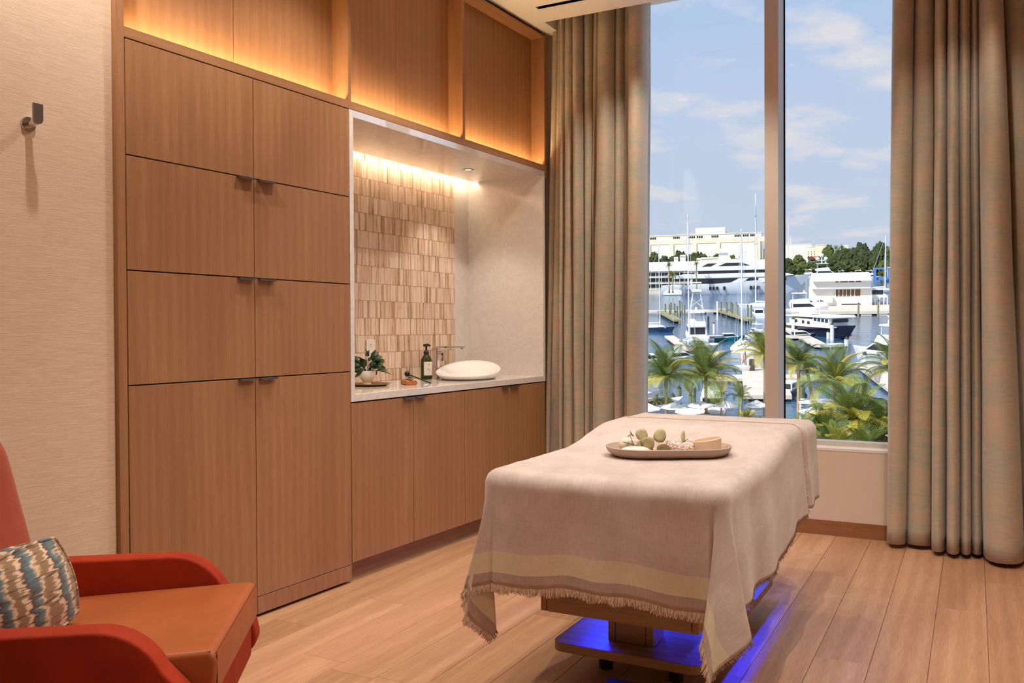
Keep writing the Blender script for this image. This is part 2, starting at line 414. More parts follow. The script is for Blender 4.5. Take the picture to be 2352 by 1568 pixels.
# window 1: two tall fixed lights with a mullion, frames and glass panes
win = MB()
FY0, FY1 = YW+0.10, YW+0.19
win.box(-2.30, -0.02, FY0, FY1, SILL_Z+0.012, SILL_Z+0.045)
win.box(-2.30, -2.24, FY0, FY1, SILL_Z, CEIL+0.2); win.box(-0.08, -0.02, FY0, FY1, SILL_Z, CEIL+0.2)
wo = struct('window_1', win, M['frame_paint'])
MB().box(-1.132, -1.050, YW-0.0, YW+0.185, SILL_Z, CEIL+0.2).build('mullion', M['frame_paint'], wo, bevel=0.0015)
gk = MB(); gk.box(-1.0505, -1.0435, YW+0.172, YW+0.190, SILL_Z+0.04, CEIL+0.2)
gk.build('gasket', M['blackmatte'], wo)
def mk_glass():
    t = NT('window_glass'); t.t.nodes.remove(t.b)
    tr = t.n('ShaderNodeBsdfTransparent'); tr.inputs[0].default_value = (0.97, 0.985, 0.985, 1)
    gl = t.n('ShaderNodeBsdfGlossy'); gl.inputs['Roughness'].default_value = 0.0
    mx = t.n('ShaderNodeMixShader'); mx.inputs[0].default_value = 0.025
    t.l(tr.outputs[0], mx.inputs[1]); t.l(gl.outputs[0], mx.inputs[2]); t.l(mx.outputs[0], t.out.inputs[0])
    return t.m
M['glass'] = mk_glass()
MB().box(-2.24, -1.132, YW+0.176, YW+0.182, SILL_Z+0.04, CEIL+0.2).build('pane', M['glass'], wo)
MB().box(-1.050, -0.08, YW+0.176, YW+0.182, SILL_Z+0.04, CEIL+0.2).build('pane', M['glass'], wo)

# ------------------------------------------------------------------ ceiling downlights
def downlight(x, y, watts, cone, label, blend=0.55, z=CEIL, warm=WARM, aim=None, rad=0.022):
    t = thing('downlight', label, 'downlight', TR(x, y, z), 'recessed ceiling downlights')
    MB().lathe([(0.040, 0.0), (0.052, 0.0), (0.052, -0.004), (0.040, -0.004)], 20, cap=False).build('trim_ring', M['white_paint'], t)
    MB().lathe([(0.0005, -0.001), (0.040, -0.001), (0.040, 0.0)], 20, cap=False).build('lens', M['lamp_lens'], t)
    ld = bpy.data.lights.new('downlight_lamp', 'SPOT'); ld.energy = watts*1.52; ld.spot_size = math.radians(cone); ld.spot_blend = blend
    ld.shadow_soft_size = rad; ld.color = warm
    lo = bpy.data.objects.new('downlight_lamp', ld); COL.objects.link(lo); lo.parent = t; lo.location = (0, 0, -0.012)
    if aim:
        d = Vector(aim) - Vector((x, y, z-0.012)); lo.rotation_euler = d.to_track_quat('-Z', 'Y').to_euler()
def cab_dl(x, y, watts, cone, label, **k):
    p = cabp(x, y, 0); downlight(p.x, p.y, watts, cone, label, **k)
cab_dl(0.32, 1.78, 66, 120, 'recessed ceiling downlight above the robe hook')
cab_dl(0.60, 3.05, 42, 120, 'recessed ceiling downlight before the tall cabinets')
cab_dl(0.40, 3.80, 40, 76, 'recessed ceiling downlight before the tiled niche')
cab_dl(1.00, 4.75, 40, 120, 'recessed ceiling downlight closest to the left curtain')
downlight(-0.62, 2.45, 78, 118, 'recessed ceiling downlight over the foot of the massage table')
downlight(0.20, 2.70, 78, 120, 'recessed ceiling downlight right of the massage table')
downlight(-1.25, 4.35, 30, 118, 'added fill downlight over the head of the massage table')  # unseen lamp added as fill over the head end
downlight(-0.10, 4.45, 22, 120, 'added fill downlight before the right curtain')  # added for fill on the curtain side, out of view
downlight(-1.35, 0.70, 19, 120, 'recessed ceiling downlight beside the armchair')
downlight(0.35, 0.70, 13, 120, 'added fill downlight near the back wall')  # unseen fill lamp added near the viewpoint
# ================================================================== joinery wall (cabinet frame)
def J(mb, name, mat, parent, **k): return mb.build(name, mat, parent, **k)
ZR = [0.014, 0.088, 1.026, 1.450, 1.872, 2.297]
def tab_handle(door, y0, y1, z):
    h = MB()
    h.box(-0.012, 0.021, y0, y1, z-0.0045, z-0.0015); h.box(0.018, 0.021, y0, y1, z-0.010, z-0.0015)
    h.build('handle', M['handle'], door, bevel=0.0006, seg=1)
def tall_cabinet(y0, y1, handles, label):
    t = thing('tall_cabinet', label, 'cabinet', CAB, 'tall oak cabinets')
    g = 0.0015
    J(MB().box(-0.60, -0.0215, y0+0.002, y1-0.002, 0.06, 2.296), 'body', M['gap'], t)
    for i in range(1, 5):
        z0, z1 = ZR[i], ZR[i+1]
        d = J(MB().box(-0.020, 0.0, y0+g, y1-g, z0+(0.0025 if i > 1 else 0.0015), z1-0.0025), 'door', M['oak'], t, bevel=0.0008, seg=1)
        if i < 4: tab_handle(d, handles[0], handles[1], z1)
    J(MB().box(-0.020, 0.0, y0+g, y1-g, ZR[0], ZR[1]-0.0015), 'toe_panel', M['oak'], t, bevel=0.0008, seg=1)
    J(MB().box(-0.55, -0.075, y0+0.004, y1-0.004, 0.0, 0.06), 'plinth', M['blackmatte'], t)
tall_cabinet(2.181, 2.790, (2.694, 2.781), 'tall oak cabinet with four stacked fronts beside the wallpapered wall')
tall_cabinet(2.790, 3.394, (2.806, 2.900), 'tall oak cabinet with four stacked fronts beside the tiled niche')
st = thing('end_stile', 'narrow oak post between wallpaper and tall cabinet', 'post', CAB)
J(MB().box(-0.60, 0.0, 2.143, 2.1785, 0.0, 3.205), 'post_panel', M['oak'], st, bevel=0.001, seg=1)
J(MB().box(-0.05, -0.018, 2.1785, 2.1812, 0.0, 2.297), 'shadow_bead', M['gap'], st)
# upper lit display recess
REC = -0.10
up = thing('display_recess', 'long oak display recess with uplit back panels above the cabinets', 'shelf', CAB)
J(MB().box(-0.030, 0.0, 2.1785, 5.361, 2.299, 2.338), 'ledge_lip', M['oak_h'], up, bevel=0.001, seg=1)
J(MB().box(-0.125, -0.030, 2.1785, 5.361, 2.299, 2.310), 'ledge_channel', M['oak_h'], up)
bays = [(2.1785, 3.390, 2.775), (3.412, 4.377, 3.890), (4.402, 5.361, 4.890)]
for (a, b, s) in bays:
    for (p, q) in ((a, s), (s, b)):
        J(MB().box(REC-0.018, REC, p+0.001, q-0.001, 2.310, 3.200), 'back_panel', M['oak'], up, bevel=0.0006, seg=1)
for (a, b) in ((3.390, 3.412), (4.377, 4.402)):
    J(MB().box(-0.118, 0.0006, a, b, 2.299, 3.200), 'divider', M['oak'], up, bevel=0.0008, seg=1)
J(MB().box(-0.600, 0.0006, 5.361, 5.388, 2.255, 3.222), 'end_panel', M['oak'], up, bevel=0.0008, seg=1)
J(MB().box(-0.125, 0.0, 2.1785, 5.361, 3.198, 3.212), 'top_rail', M['oak_h'], up, bevel=0.0008, seg=1)
J(MB().box(-0.300, -0.018, 2.1785, 5.361, 3.212, 3.236), 'shadow_gap', M['gap'], up)
J(MB().box(-0.66, -0.119, 2.1785, 5.361, 2.375, 3.198), 'backing', M['gap'], up)
for (a, b, s) in bays:
    J(MB().box(-0.058, -0.046, a+0.012, b-0.012, 2.3105, 2.3145), 'light_strip', M['led_warm'], up)

# tiled stone niche over the counter
NZ0, NZ1, NY0, NY1, NB = 0.915, 2.262, 3.424, 5.335, -0.60
ni = thing('stone_niche', 'white quartz niche with striped tile back wall above the counter', 'niche', CAB)
J(MB().box(-0.60, 0.001, 3.396, NY0, 0.878, 2.297), 'jamb', M['quartz'], ni, bevel=0.001, seg=1)
J(MB().box(NB+0.076, 0.001, NY0, 5.361, NZ1, 2.297), 'soffit', M['quartz_polished'], ni, bevel=0.001, seg=1)
J(MB().box(NB-0.02, 0.0, NY1, 5.361, 0.878, NZ1).box(NB-0.02, NB+0.076, NY1, 5.361, NZ1, 2.297), 'return_slab', M['quartz'], ni)
J(MB().box(NB-0.03, NB-0.004, 5.158, NY1+0.01, 0.915, 2.37), 'back_slab', M['quartz'], ni)
J(MB().box(NB-0.03, NB-0.012, NY0-0.02, 5.158, 0.915, 2.37), 'grout_bed', M['grout'], ni)
J(MB().box(NB+0.060, NB+0.072, NY0+0.01, NY1-0.01, 2.272, 2.284), 'light_strip', M['led_white'], ni)
dlp = J(MB().lathe([(0.021, NZ1-0.0005), (0.034, NZ1-0.0005), (0.034, NZ1-0.003), (0.021, NZ1-0.003)], 20, cx=-0.294, cy=4.871, cap=False), 'downlight_ring', M['steel'], ni)
J(MB().lathe([(0.0005, NZ1-0.0015), (0.021, NZ1-0.0015)], 20, cx=-0.294, cy=4.871, cap=False), 'downlight_lens', M['lamp_lens'], dlp)
nl = bpy.data.lights.new('niche_lamp', 'SPOT'); nl.energy = 13; nl.spot_size = math.radians(95); nl.spot_blend = 0.5; nl.color = WARM; nl.shadow_soft_size = 0.02
nlo = bpy.data.objects.new('niche_lamp', nl); COL.objects.link(nlo); nlo.parent = ni; nlo.location = (-0.294, 4.871, NZ1-0.01)
# tiles: rows of narrow upright striated tiles
random.seed(5)
RH = 0.1045
tiles = []
row = 0; z1 = NZ1 + 0.085
while z1 > NZ0:
    z0 = max(z1 - RH, NZ0 + 0.0005); y = NY0 - random.uniform(0.0, 0.03)
    while y < 5.156:
        w = random.choice([0.008, 0.010, 0.012, 0.016, 0.020, 0.026, 0.034, 0.044, 0.056])
        a, b = max(y, NY0), min(y + w, 5.156)
        if b - a > 0.006: tiles.append((a+0.0011, b-0.0011, z0+0.0009, z1-0.0009, random.choice([0, 0, 1, 1, 0] if w > 0.02 else ([2, 2, 1] if w < 0.0125 else [0, 1, 1, 2])), random.uniform(0.0, 0.003)))
        y += w
    z1 -= RH
tiles.sort(key=lambda q: -(q[1]-q[0])*(q[3]-q[2]))
for (a, b, c, d, k, e) in tiles[:300]:
    MB().box(NB-0.011, NB-0.003+e, a, b, c, d).build('tile', TILES[k], ni)
rest = MB(); mats = []
for (a, b, c, d, k, e) in tiles[300:]:
    rest.box(NB-0.011, NB-0.003+e, a, b, c, d); mats += [k]*6
ro = rest.build('narrow_tiles', None, ni, fix=False)
for m in TILES: ro.data.materials.append(m)
ro.data.polygons.foreach_set('material_index', mats); ro['kind'] = 'stuff'
# counter and base cabinets
ct = thing('countertop', 'white quartz worktop under the tiled niche', 'worktop', CAB)
J(MB().box(NB-0.01, 0.002, NY0, NY1, 0.878, 0.915), 'slab', M['quartz'], ct, bevel=0.0015, seg=1)
def base_cabinet(y0, ym, y1, h1, h2, label):
    t = thing('base_cabinet', label, 'cabinet', CAB, 'oak base cabinets')
    J(MB().box(-0.58, -0.0215, y0+0.002, y1-0.002, 0.096, 0.877), 'body', M['gap'], t)
    for (a, b, h) in ((y0, ym, h1), (ym, y1, h2)):
        d = J(MB().box(-0.020, 0.0, a+0.0015, b-0.0015, 0.096, 0.871), 'door', M['oak'], t, bevel=0.0008, seg=1)
        tab_handle(d, h[0], h[1], 0.873)
    J(MB().box(-0.09, -0.06, y0, y1, 0.0, 0.096), 'toe_kick', M['oak_h'], t)
base_cabinet(3.396, 3.888, 4.380, (3.800, 3.884), (3.900, 3.988), 'oak base cabinet with two doors beside the tall cabinet')
base_cabinet(4.380, 4.868, 5.355, (4.790, 4.864), (4.890, 4.990), 'oak base cabinet with two doors beside the left curtain')
# ------------------------------------------------------------------ things on the counter (cabinet frame)
CT = 0.915
def on_counter(x, y, rz=0): return CAB @ TR(x, y, CT, rz)
# outlet
ol = thing('wall_outlet', 'white double power outlet on the striped tiles', 'power outlet', CAB @ TR(NB+0.003, 4.250, 1.112))
MB().box(0.0, 0.006, -0.038, 0.038, -0.06, 0.06).build('cover_plate', M['white_paint'], ol, bevel=0.003)
for dz in (-0.026, 0.026):
    so = MB().box(0.006, 0.0075, -0.017, 0.017, dz-0.014, dz+0.014).build('socket', M['white_paint'], ol, bevel=0.0007, seg=1)
    MB().box(0.0075, 0.0079, -0.008, -0.005, dz-0.002, dz+0.007).box(0.0075, 0.0079, 0.005, 0.008, dz-0.002, dz+0.007).box(0.0075, 0.0079, -0.002, 0.002, dz-0.010, dz-0.006).build('slot', M['black'], so)
# vessel sink: oval bowl with the back rim swept up
def sink():
    t = thing('vessel_sink', 'white oval vessel sink with a raised back rim on the counter', 'sink', on_counter(-0.275, 4.835, 0.35))
    A, B = 0.205, 0.300
    def rim(q): return 0.030 + 0.078*max(0.0, math.sin(q - 0.15)*0.5 + 0.5)**1.5
    def fn(u, v):
        q = 2*PI*u
        zr = rim(q)
        if v < 0.5:                                    # outer wall, bottom to rim
            k = v/0.5; r = 0.80 + 0.20*(k**0.7); z = zr*k
        else:                                          # inner bowl, rim to centre
            k = (v-0.5)/0.5; r = (1-k)*0.965 + 0.0005; z = 0.012 + (zr-0.012)*(max(0.0, 1-k*1.15)**2.2 if k < 0.87 else 0.0)
        x = math.cos(q)*r*A; y = math.sin(q)*r*B
        return (-y*0.0 + x, y, z)
    m = MB(); m.grid(fn, 64, 30)
    MB.build(m, 'bowl', M['porcelain'], t, smooth=True, fix=True)
    MB().lathe([(0.0005, 0.0135), (0.018, 0.0135), (0.02, 0.012)], 20, cap=False).build('drain', M['chrome'], t)
sink()
# faucet
fa = thing('faucet', 'tall square chrome faucet with a flat spout behind the sink', 'faucet', on_counter(-0.500, 4.790, 0.12))
MB().box(-0.019, 0.019, -0.019, 0.019, 0, 0.200).build('column', M['chrome'], fa, bevel=0.004)
MB().box(0.01, 0.205, -0.018, 0.018, 0.196, 0.208).build('spout', M['chrome'], fa, bevel=0.002)
MB().tube([(0.190, 0, 0.197), (0.190, 0, 0.190)], 0.009, 12).build('aerator', M['steel'], fa)
fh = MB().tube([(0.019, 0, 0.158), (0.05, 0, 0.160)], [0.018, 0.021], 18).build('lever_hub', M['chrome'], fa, smooth='auto')
MB().box(0.034, 0.058, -0.008, 0.008, 0.112, 0.165).build('lever', M['chrome'], fh, bevel=0.002)
# soap bottle
def mk_amber():
    t = NT('green_glass'); t.color(srgb(58, 62, 8)); t.set(0.06, 0, 0.5, trans=0.35); return t.m
M['bottle'] = mk_amber(); M['label_paper'] = plain('paper_label', srgb(224, 216, 200), 0.7); M['ink'] = plain('grey_ink', srgb(132, 124, 110), 0.7)
bo = thing('soap_bottle', 'olive glass pump bottle with a cream label beside the faucet', 'bottle', on_counter(-0.470, 4.645, 0.0) @ Matrix.Scale(1.10, 4))
MB().lathe([(0.030, 0.0), (0.0335, 0.004), (0.0335, 0.104), (0.031, 0.116), (0.020, 0.134), (0.014, 0.142), (0.013, 0.148)], 28).build('glass_body', M['bottle'], bo, smooth='auto')
lab = MB(); rr = 0.0340
LA0, LA1 = math.radians(-78), math.radians(20)
lab.grid(lambda u, v: (math.cos(LA0+(LA1-LA0)*u)*(rr+0.0004), math.sin(LA0+(LA1-LA0)*u)*(rr+0.0004), 0.024+0.078*v), 14, 1)
lo_ = lab.build('paper_label', M['label_paper'], bo, smooth=True)
ink = MB()
def lab_bar(c, w, z, h):
    a0 = math.radians(c) - w/2/rr; a1 = math.radians(c) + w/2/rr
    ink.grid(lambda u, v: (math.cos(a0+(a1-a0)*u)*(rr+0.0009), math.sin(a0+(a1-a0)*u)*(rr+0.0009), z+h*v), 4, 1)
for z, w in ((0.062, 0.024), (0.057, 0.018), (0.052, 0.022), (0.036, 0.010)): lab_bar(-30, w, z, 0.0014)
lab_bar(-36, 0.003, 0.082, 0.009); lab_bar(-24, 0.003, 0.082, 0.009); lab_bar(-30, 0.003, 0.078, 0.004)
ink.build('label_print', M['ink'], lo_)
MB().lathe([(0.0145, 0.143), (0.0155, 0.145), (0.0155, 0.160), (0.010, 0.166), (0.0055, 0.168), (0.0055, 0.192)], 20).build('pump_collar', M['black'], bo, smooth='auto')
MB().tube([(-0.004, -0.016, 0.196), (0.002, 0.012, 0.198), (0.006, 0.030, 0.194)], [0.0075, 0.0085, 0.0045], 12).build('pump_head', M['black'], bo, smooth='auto')
# brass tray with a potted sprig
tr = thing('brass_tray', 'round brass tray under the potted greenery', 'tray', on_counter(-0.365, 3.975))
MB().lathe([(0.001, 0.0), (0.085, 0.0), (0.112, 0.010), (0.116, 0.014), (0.113, 0.0145), (0.084, 0.004), (0.001, 0.004)], 40, cap=False).build('dish', M['brass'], tr, smooth='auto')
pl = thing('potted_greenery', 'green leafy sprigs in a white footed bowl on the brass tray', 'potted plant', on_counter(-0.375, 3.955) @ Matrix.Translation((0, 0, 0.0045)))
MB().lathe([(0.024, 0.0), (0.026, 0.004), (0.022, 0.016), (0.030, 0.028), (0.046, 0.046), (0.051, 0.066), (0.050, 0.082), (0.047, 0.082), (0.047, 0.066), (0.040, 0.046), (0.001, 0.036)], 32, cap=False).build('footed_bowl', M['porcelain'], pl, smooth='auto')
MB().lathe([(0.0005, 0.074), (0.046, 0.073)], 24, cap=False).build('soil', plain('potting_soil', srgb(50, 36, 24), 0.95), pl)
M['leaf'] = plain('green_leaf', srgb(46, 72, 38), 0.45, 0, 0.25, 30); M['leaf_pale'] = plain('dried_leaf', srgb(182, 172, 132), 0.7, 0, 0.10, 40); M['twig'] = plain('dark_twig', srgb(70, 48, 34), 0.8)
M['bud'] = plain('pale_buds', srgb(168, 178, 128), 0.6)
def leaf_mesh(name, L, Wd, mat, cup=0.15, tip=1.0, n=7):
    m = MB(); top = []; bot = []
    for i in range(n+1):
        k = i/n; w = Wd*math.sin(PI*min(1, k**(0.8*tip)))**0.75*0.5 if 0 < i < n else 0.0006
        z = -cup*L*(k-0.4)**2
        for s in (-1, 0, 1): m.v.append((k*L, s*w, z + (abs(s)*cup*w)))
    for i in range(n):
        for s in range(2):
            a = i*3+s; m.f.append((a, a+1, a+4, a+3))
    me = m.mesh(name, mat, True, fix=True)
    return me
def add_solid(o, th):
    md = o.modifiers.new('thickness', 'SOLIDIFY'); md.thickness = th; md.offset = 0; return o
random.seed(3)
lm = [leaf_mesh('leaf', L, L*0.66, M['leaf'], 0.25) for L in (0.046, 0.056, 0.066)]
stem = MB()
for i in range(52):
    a = random.uniform(0, 2*PI); el = random.uniform(-0.15, 1.45); rad = 0.030*math.cos(max(0, el))
    base = Vector((math.cos(a)*0.012, math.sin(a)*0.012, 0.075))
    tipp = base + Vector((math.cos(a)*math.cos(el), math.sin(a)*math.cos(el), math.sin(el)))*random.uniform(0.028, 0.060 + 0.045*max(0, math.sin(el)))
    stem.tube([base, (base+tipp)/2 + Vector((0, 0, 0.006)), tipp], 0.0011, 5)
    o = obj('leaf', random.choice(lm), pl); o.location = tipp
    o.rotation_euler = (random.uniform(-0.9, 0.9), -el*0.6 + random.uniform(-0.5, 0.5), a + random.uniform(-0.7, 0.7)); add_solid(o, 0.0008)
stem.build('stem', M['leaf'], pl)
bud = MB()
for i in range(26):
    c = Vector((0.035+random.gauss(0, 0.012), 0.040+random.gauss(0, 0.014), 0.115+random.gauss(0, 0.010)))
    bud.lathe([(0.0005, c.z-0.0045), (0.004, c.z-0.002), (0.004, c.z+0.002), (0.0005, c.z+0.0045)], 7, c.x, c.y)
b_ = bud.build('flower_buds', M['bud'], pl, smooth=True); b_['kind'] = 'stuff'
# chime: wooden block, metal bar on it, black mallet resting on top
ch = thing('chime_block', 'small orange wooden chime block with a metal bar', 'chime', on_counter(-0.245, 4.170, math.radians(50)))
MB().prism([(-0.030, 0), (0.030, 0), (0.036, 0.010), (0.030, 0.026), (-0.030, 0.026), (-0.036, 0.010)], 1, -0.072, 0.072).build('block', wood('cherry_block', srgb(150, 84, 44), srgb(182, 108, 60), srgb(200, 128, 76), 'Y'), ch, bevel=0.004)
MB().tube([(0, -0.078, 0.036), (0, 0.078, 0.036)], 0.008, 14).build('metal_bar', M['chrome'], ch, smooth='auto')
MB().tube([(0, -0.05, 0.024), (0, -0.05, 0.036)], 0.003, 8).tube([(0, 0.05, 0.024), (0, 0.05, 0.036)], 0.003, 8).build('bar_pin', M['steel'], ch)
ma = thing('mallet', 'black ball-headed mallet leaning across the chime block', 'mallet', on_counter(-0.17, 4.19))
h0, h1 = Vector((-0.085, -0.022, 0.060)), Vector((0.015, 0.072, 0.004))
MB().tube([h0, h1], [0.0036, 0.0046], 10).build('handle', M['black'], ma, smooth='auto')
hm = MB(); hm.lathe([(0.0004, -0.0165), (0.009, -0.0140), (0.0150, -0.0070), (0.0165, 0.0), (0.0150, 0.0070), (0.009, 0.0140), (0.0004, 0.0165)], 16)
ho = hm.build('ball_head', M['black'], ma, smooth=True); ho.location = h0
# robe hook on the wallpaper
hk = thing('robe_hook', 'chrome robe hook on the wallpapered wall', 'hook', CAB @ TR(-0.022, 1.832, 1.914))
MB().tube([(0, 0, 0), (0.006, 0, 0)], [0.026, 0.024], 28).build('rosette', M['chrome'], hk, smooth='auto')
MB().tube([(0.005, 0, 0), (0.020, 0, 0.0), (0.036, 0.0, 0.003), (0.046, 0, 0.007), (0.0535, 0, 0.010)], [0.013, 0.012, 0.0135, 0.0150, 0.0158], 18).build('stem', M['chrome'], hk, smooth='auto')
MB().prism([(math.cos(q)*0.0165, 0.010+math.sin(q)*0.0165) for q in [PI + PI*i/8 for i in range(9)]] + [(0.0165, 0.062), (-0.0165, 0.062)], 0, 0.052, 0.062).build('tab', M['steel'], hk, bevel=0.0015)
# ================================================================== curtains
def curtain(name, label, xt, xb, yback, depth, ztop, zbot, seed):
    # xt / xb: fold boundaries along the window at the top and at the hem; depth: how far each fold stands out
    rnd = random.Random(seed); n = len(xt)-1; SUB = 14; NZ = 40
    rows = []; us = []
    for j in range(NZ+1):
        k = j/NZ; z = zbot + (ztop-zbot)*k; line = []
        for i in range(n):
            x0 = xb[i]*(1-k)+xt[i]*k; x1 = xb[i+1]*(1-k)+xt[i+1]*k; w = x1-x0
            d = depth[i]*(1.0 + 0.10*(1-k))
            for q in range(SUB + (1 if i == n-1 else 0)):
                u = q/SUB
                y = yback - d*(math.sin(PI*u)**0.55)
                x = x0 + w*(u + 0.13*math.sin(2*PI*u)*(1 if w > 0.03 else 0.4)*-1*0.9)
                wob = 0.004*noise.noise((i*3.1+u*1.3, z*1.6, seed))
                line.append((x + wob, y + 0.006*noise.noise((x*4, z*1.3, seed+5)), z + (0.004*noise.noise((x*9, 0, seed)) if j == 0 else 0)))
        rows.append(line)
    m = MB(); W_ = len(rows[0])
    for l in rows: m.v += l
    for j in range(NZ):
        for i in range(W_-1): a = j*W_+i; m.f.append((a, a+1, a+W_+1, a+W_))
    t = thing(name, label, 'curtain', None, 'shot-silk window curtains')
    o = m.build('drape', M['curtain'], t, smooth=True)
    uv = o.data.uv_layers.new(name='UVMap'); 
    s = [0.0]
    for i in range(1, W_): s.append(s[-1] + (Vector(rows[10][i])-Vector(rows[10][i-1])).length)
    for lp in o.data.loops:
        vi = lp.vertex_index; uv.data[lp.index].uv = (s[vi % W_] + seed, (vi//W_)/NZ*(ztop-zbot))
    md = o.modifiers.new('thickness', 'SOLIDIFY'); md.thickness = 0.004; md.offset = 0
    return t
LXT = [-2.520, -2.475, -2.438, -2.395, -2.338, -2.272, -2.208, -2.165, -2.058, -2.010, -1.955, -1.842]
LXB = [-2.610, -2.560, -2.455, -2.425, -2.330, -2.270, -2.240, -2.225, -2.085, -2.028, -1.975, -1.880]
curtain('window_curtain', 'green and copper silk curtain between the cabinets and window', LXT, LXB, 5.430,
        [0.05, 0.07, 0.13, 0.15, 0.17, 0.12, 0.10, 0.16, 0.09, 0.05, 0.17], CEIL+0.14, 0.02, 3)
RXT = [-0.405, -0.290, -0.190, -0.130, -0.075, -0.020, 0.015, 0.120, 0.250, 0.360, 0.470]
RXB = [-0.435, -0.335, -0.205, -0.135, -0.062, -0.012, 0.040, 0.235, 0.330, 0.430, 0.520]
curtain('window_curtain', 'green and copper silk curtain right of the window', RXT, RXB, 5.410,
        [0.13, 0.10, 0.20, 0.22, 0.20, 0.17, 0.30, 0.14, 0.20, 0.18], CEIL+0.14, 0.025, 11)

# ================================================================== massage table
TX, TY0 = -1.048, 2.52
mt = thing('massage_table', 'electric massage table on a pedestal with blue underlight', 'massage table', TR(TX, 0, 0))
def rrect(x0, x1, y0, y1, r, n=5):
    p = []
    for (cx, cy, a) in ((x1-r, y0+r, -PI/2), (x1-r, y1-r, 0), (x0+r, y1-r, PI/2), (x0+r, y0+r, PI)):
        for i in range(n+1): p.append((cx+r*math.cos(a+PI/2*i/n), cy+r*math.sin(a+PI/2*i/n)))
    return p
M['table_wood'] = wood('table_oak', srgb(132, 104, 70), srgb(150, 120, 84), srgb(166, 136, 98), 'X', 0.4)
bp = MB().prism(rrect(-0.268, 0.268, 2.77, 3.955, 0.045), 2, 0.098, 0.130).build('base_plate', M['table_wood'], mt, bevel=0.003)
for (sx, sy) in ((-1, 0), (1, 0), (-1, 1), (1, 1)):
    MB().cyl(sx*0.13, 2.95 + sy*0.80, 0.0, 0.098, 0.026, 0.026, 16).build('foot', M['black'], bp)
cl_ = MB().box(-0.092, 0.075, 2.872, 2.99, 0.130, 0.48).build('column', M['table_wood'], mt, bevel=0.004)
for sx in (-0.064, 0.047): MB().box(sx-0.001, sx+0.001, 2.8708, 2.873, 0.132, 0.36).build('column_seam', M['gap'], cl_)
MB().box(-0.092, 0.075, 3.62, 3.74, 0.130, 0.48).build('column', M['table_wood'], mt, bevel=0.004)
AP0, AP1, AY0, AY1, AH, AC0 = 0.265, 0.470, 2.681, 3.98, 0.275, 0.013
fb = MB().box(AC0-AH+0.024, AC0+AH-0.024, AY0, AY0+0.022, AP0, AP1).build('front_board', M['table_wood'], mt, bevel=0.002)
for sx in (-1, 1):
    xa, xb = sorted((AC0+sx*AH, AC0+sx*(AH-0.022)))
    MB().box(xa, xb, AY0, AY1, AP0, AP1).build('side_board', M['oak_h'], mt, bevel=0.003)
MB().box(AC0-AH+0.024, AC0+AH-0.024, AY1-0.022, AY1, AP0, AP1).build('back_board', M['table_wood'], mt, bevel=0.002)
MB().box(AC0-AH+0.024, AC0+AH-0.024, AY0+0.024, AY1-0.024, AP0+0.05, AP0+0.065).build('bottom_board', M['oak_h'], mt)
MB().box(-0.33, 0.33, 2.62, 4.0, AP1, 0.520).build('support_rail', M['table_wood'], mt, bevel=0.004)
AP1 = 0.520
MB().box(-0.345, 0.345, 2.575, 4.03, AP1, 0.570).build('deck', M['table_wood'], mt, bevel=0.004)
pm = MB().box(-0.385, 0.385, 2.555, 4.045, 0.570, 0.738).build('mattress', plain('cream_upholstery', srgb(214, 200, 184), 0.6), mt, bevel=0.03, seg=4, smooth='auto')
MB().box(-0.37, 0.37, 3.36, 4.035, 0.738, 0.792).build('head_bolster', plain('cream_upholstery_bolster', srgb(214, 200, 184), 0.6), mt, bevel=0.024, seg=4, smooth='auto')
for sx in (-0.235, 0.255):
    MB().box(sx-0.005, sx+0.005, AY0+0.30, AY1-0.12, AP0+0.043, AP0+0.049).build('light_strip', M['led_blue'], mt)
for sx in (-0.322, 0.322):
    MB().box(sx-0.006, sx+0.006, AY0+0.20, 3.48, 0.511, 0.518).build('light_strip', M['led_blue'], mt)  # hidden second pair, added to carry the blue glow onto the floor
    e_ = 0.338 if sx > 0 else -0.344
    MB().box(e_, e_+0.006, AY0, 4.0, 0.500, 0.520).build('added_strip_shield', M['table_wood'], mt)  # added lip that keeps the outer strips from reflecting in the window
mo = MB().prism(rrect(0.115, 0.225, 2.90, 3.06, 0.05, 6), 2, 0.205, 0.36).build('motor_cover', M['black'], mt, bevel=0.012, seg=3, smooth='auto')
# face cradle beyond the head end
M['cradle'] = plain('grey_vinyl', srgb(150, 140, 146), 0.4)
hc = MB().prism([(math.cos(q)*0.16, 4.26+math.sin(q)*0.15) for q in [2*PI*i/28 for i in range(28)]], 2, 0.738, 0.786).build('face_cradle', M['cradle'], mt, bevel=0.016, seg=3, smooth='auto')
MB().tube([(-0.07, 4.0, 0.56), (-0.07, 4.12, 0.62), (-0.07, 4.2, 0.742)], 0.010, 10).tube([(0.07, 4.0, 0.56), (0.07, 4.12, 0.62), (0.07, 4.2, 0.742)], 0.010, 10).build('cradle_arm', M['black'], hc)
# foot pedal under the plate
fp = thing('foot_pedal', 'black double foot pedal on the floor under the massage table', 'foot pedal', TR(-0.93, 2.66, 0, 0.03))
MB().box(-0.16, 0.16, -0.09, 0.07, 0.0, 0.038).build('body', M['blackmatte'], fp, bevel=0.008)
for sx in (-0.09, 0.075):
    MB().prism([(-0.07, 0.036), (0.045, 0.036), (0.045, 0.072), (-0.07, 0.048)], 0, sx-0.05, sx+0.05).build('pedal', M['black'], fp, bevel=0.004)

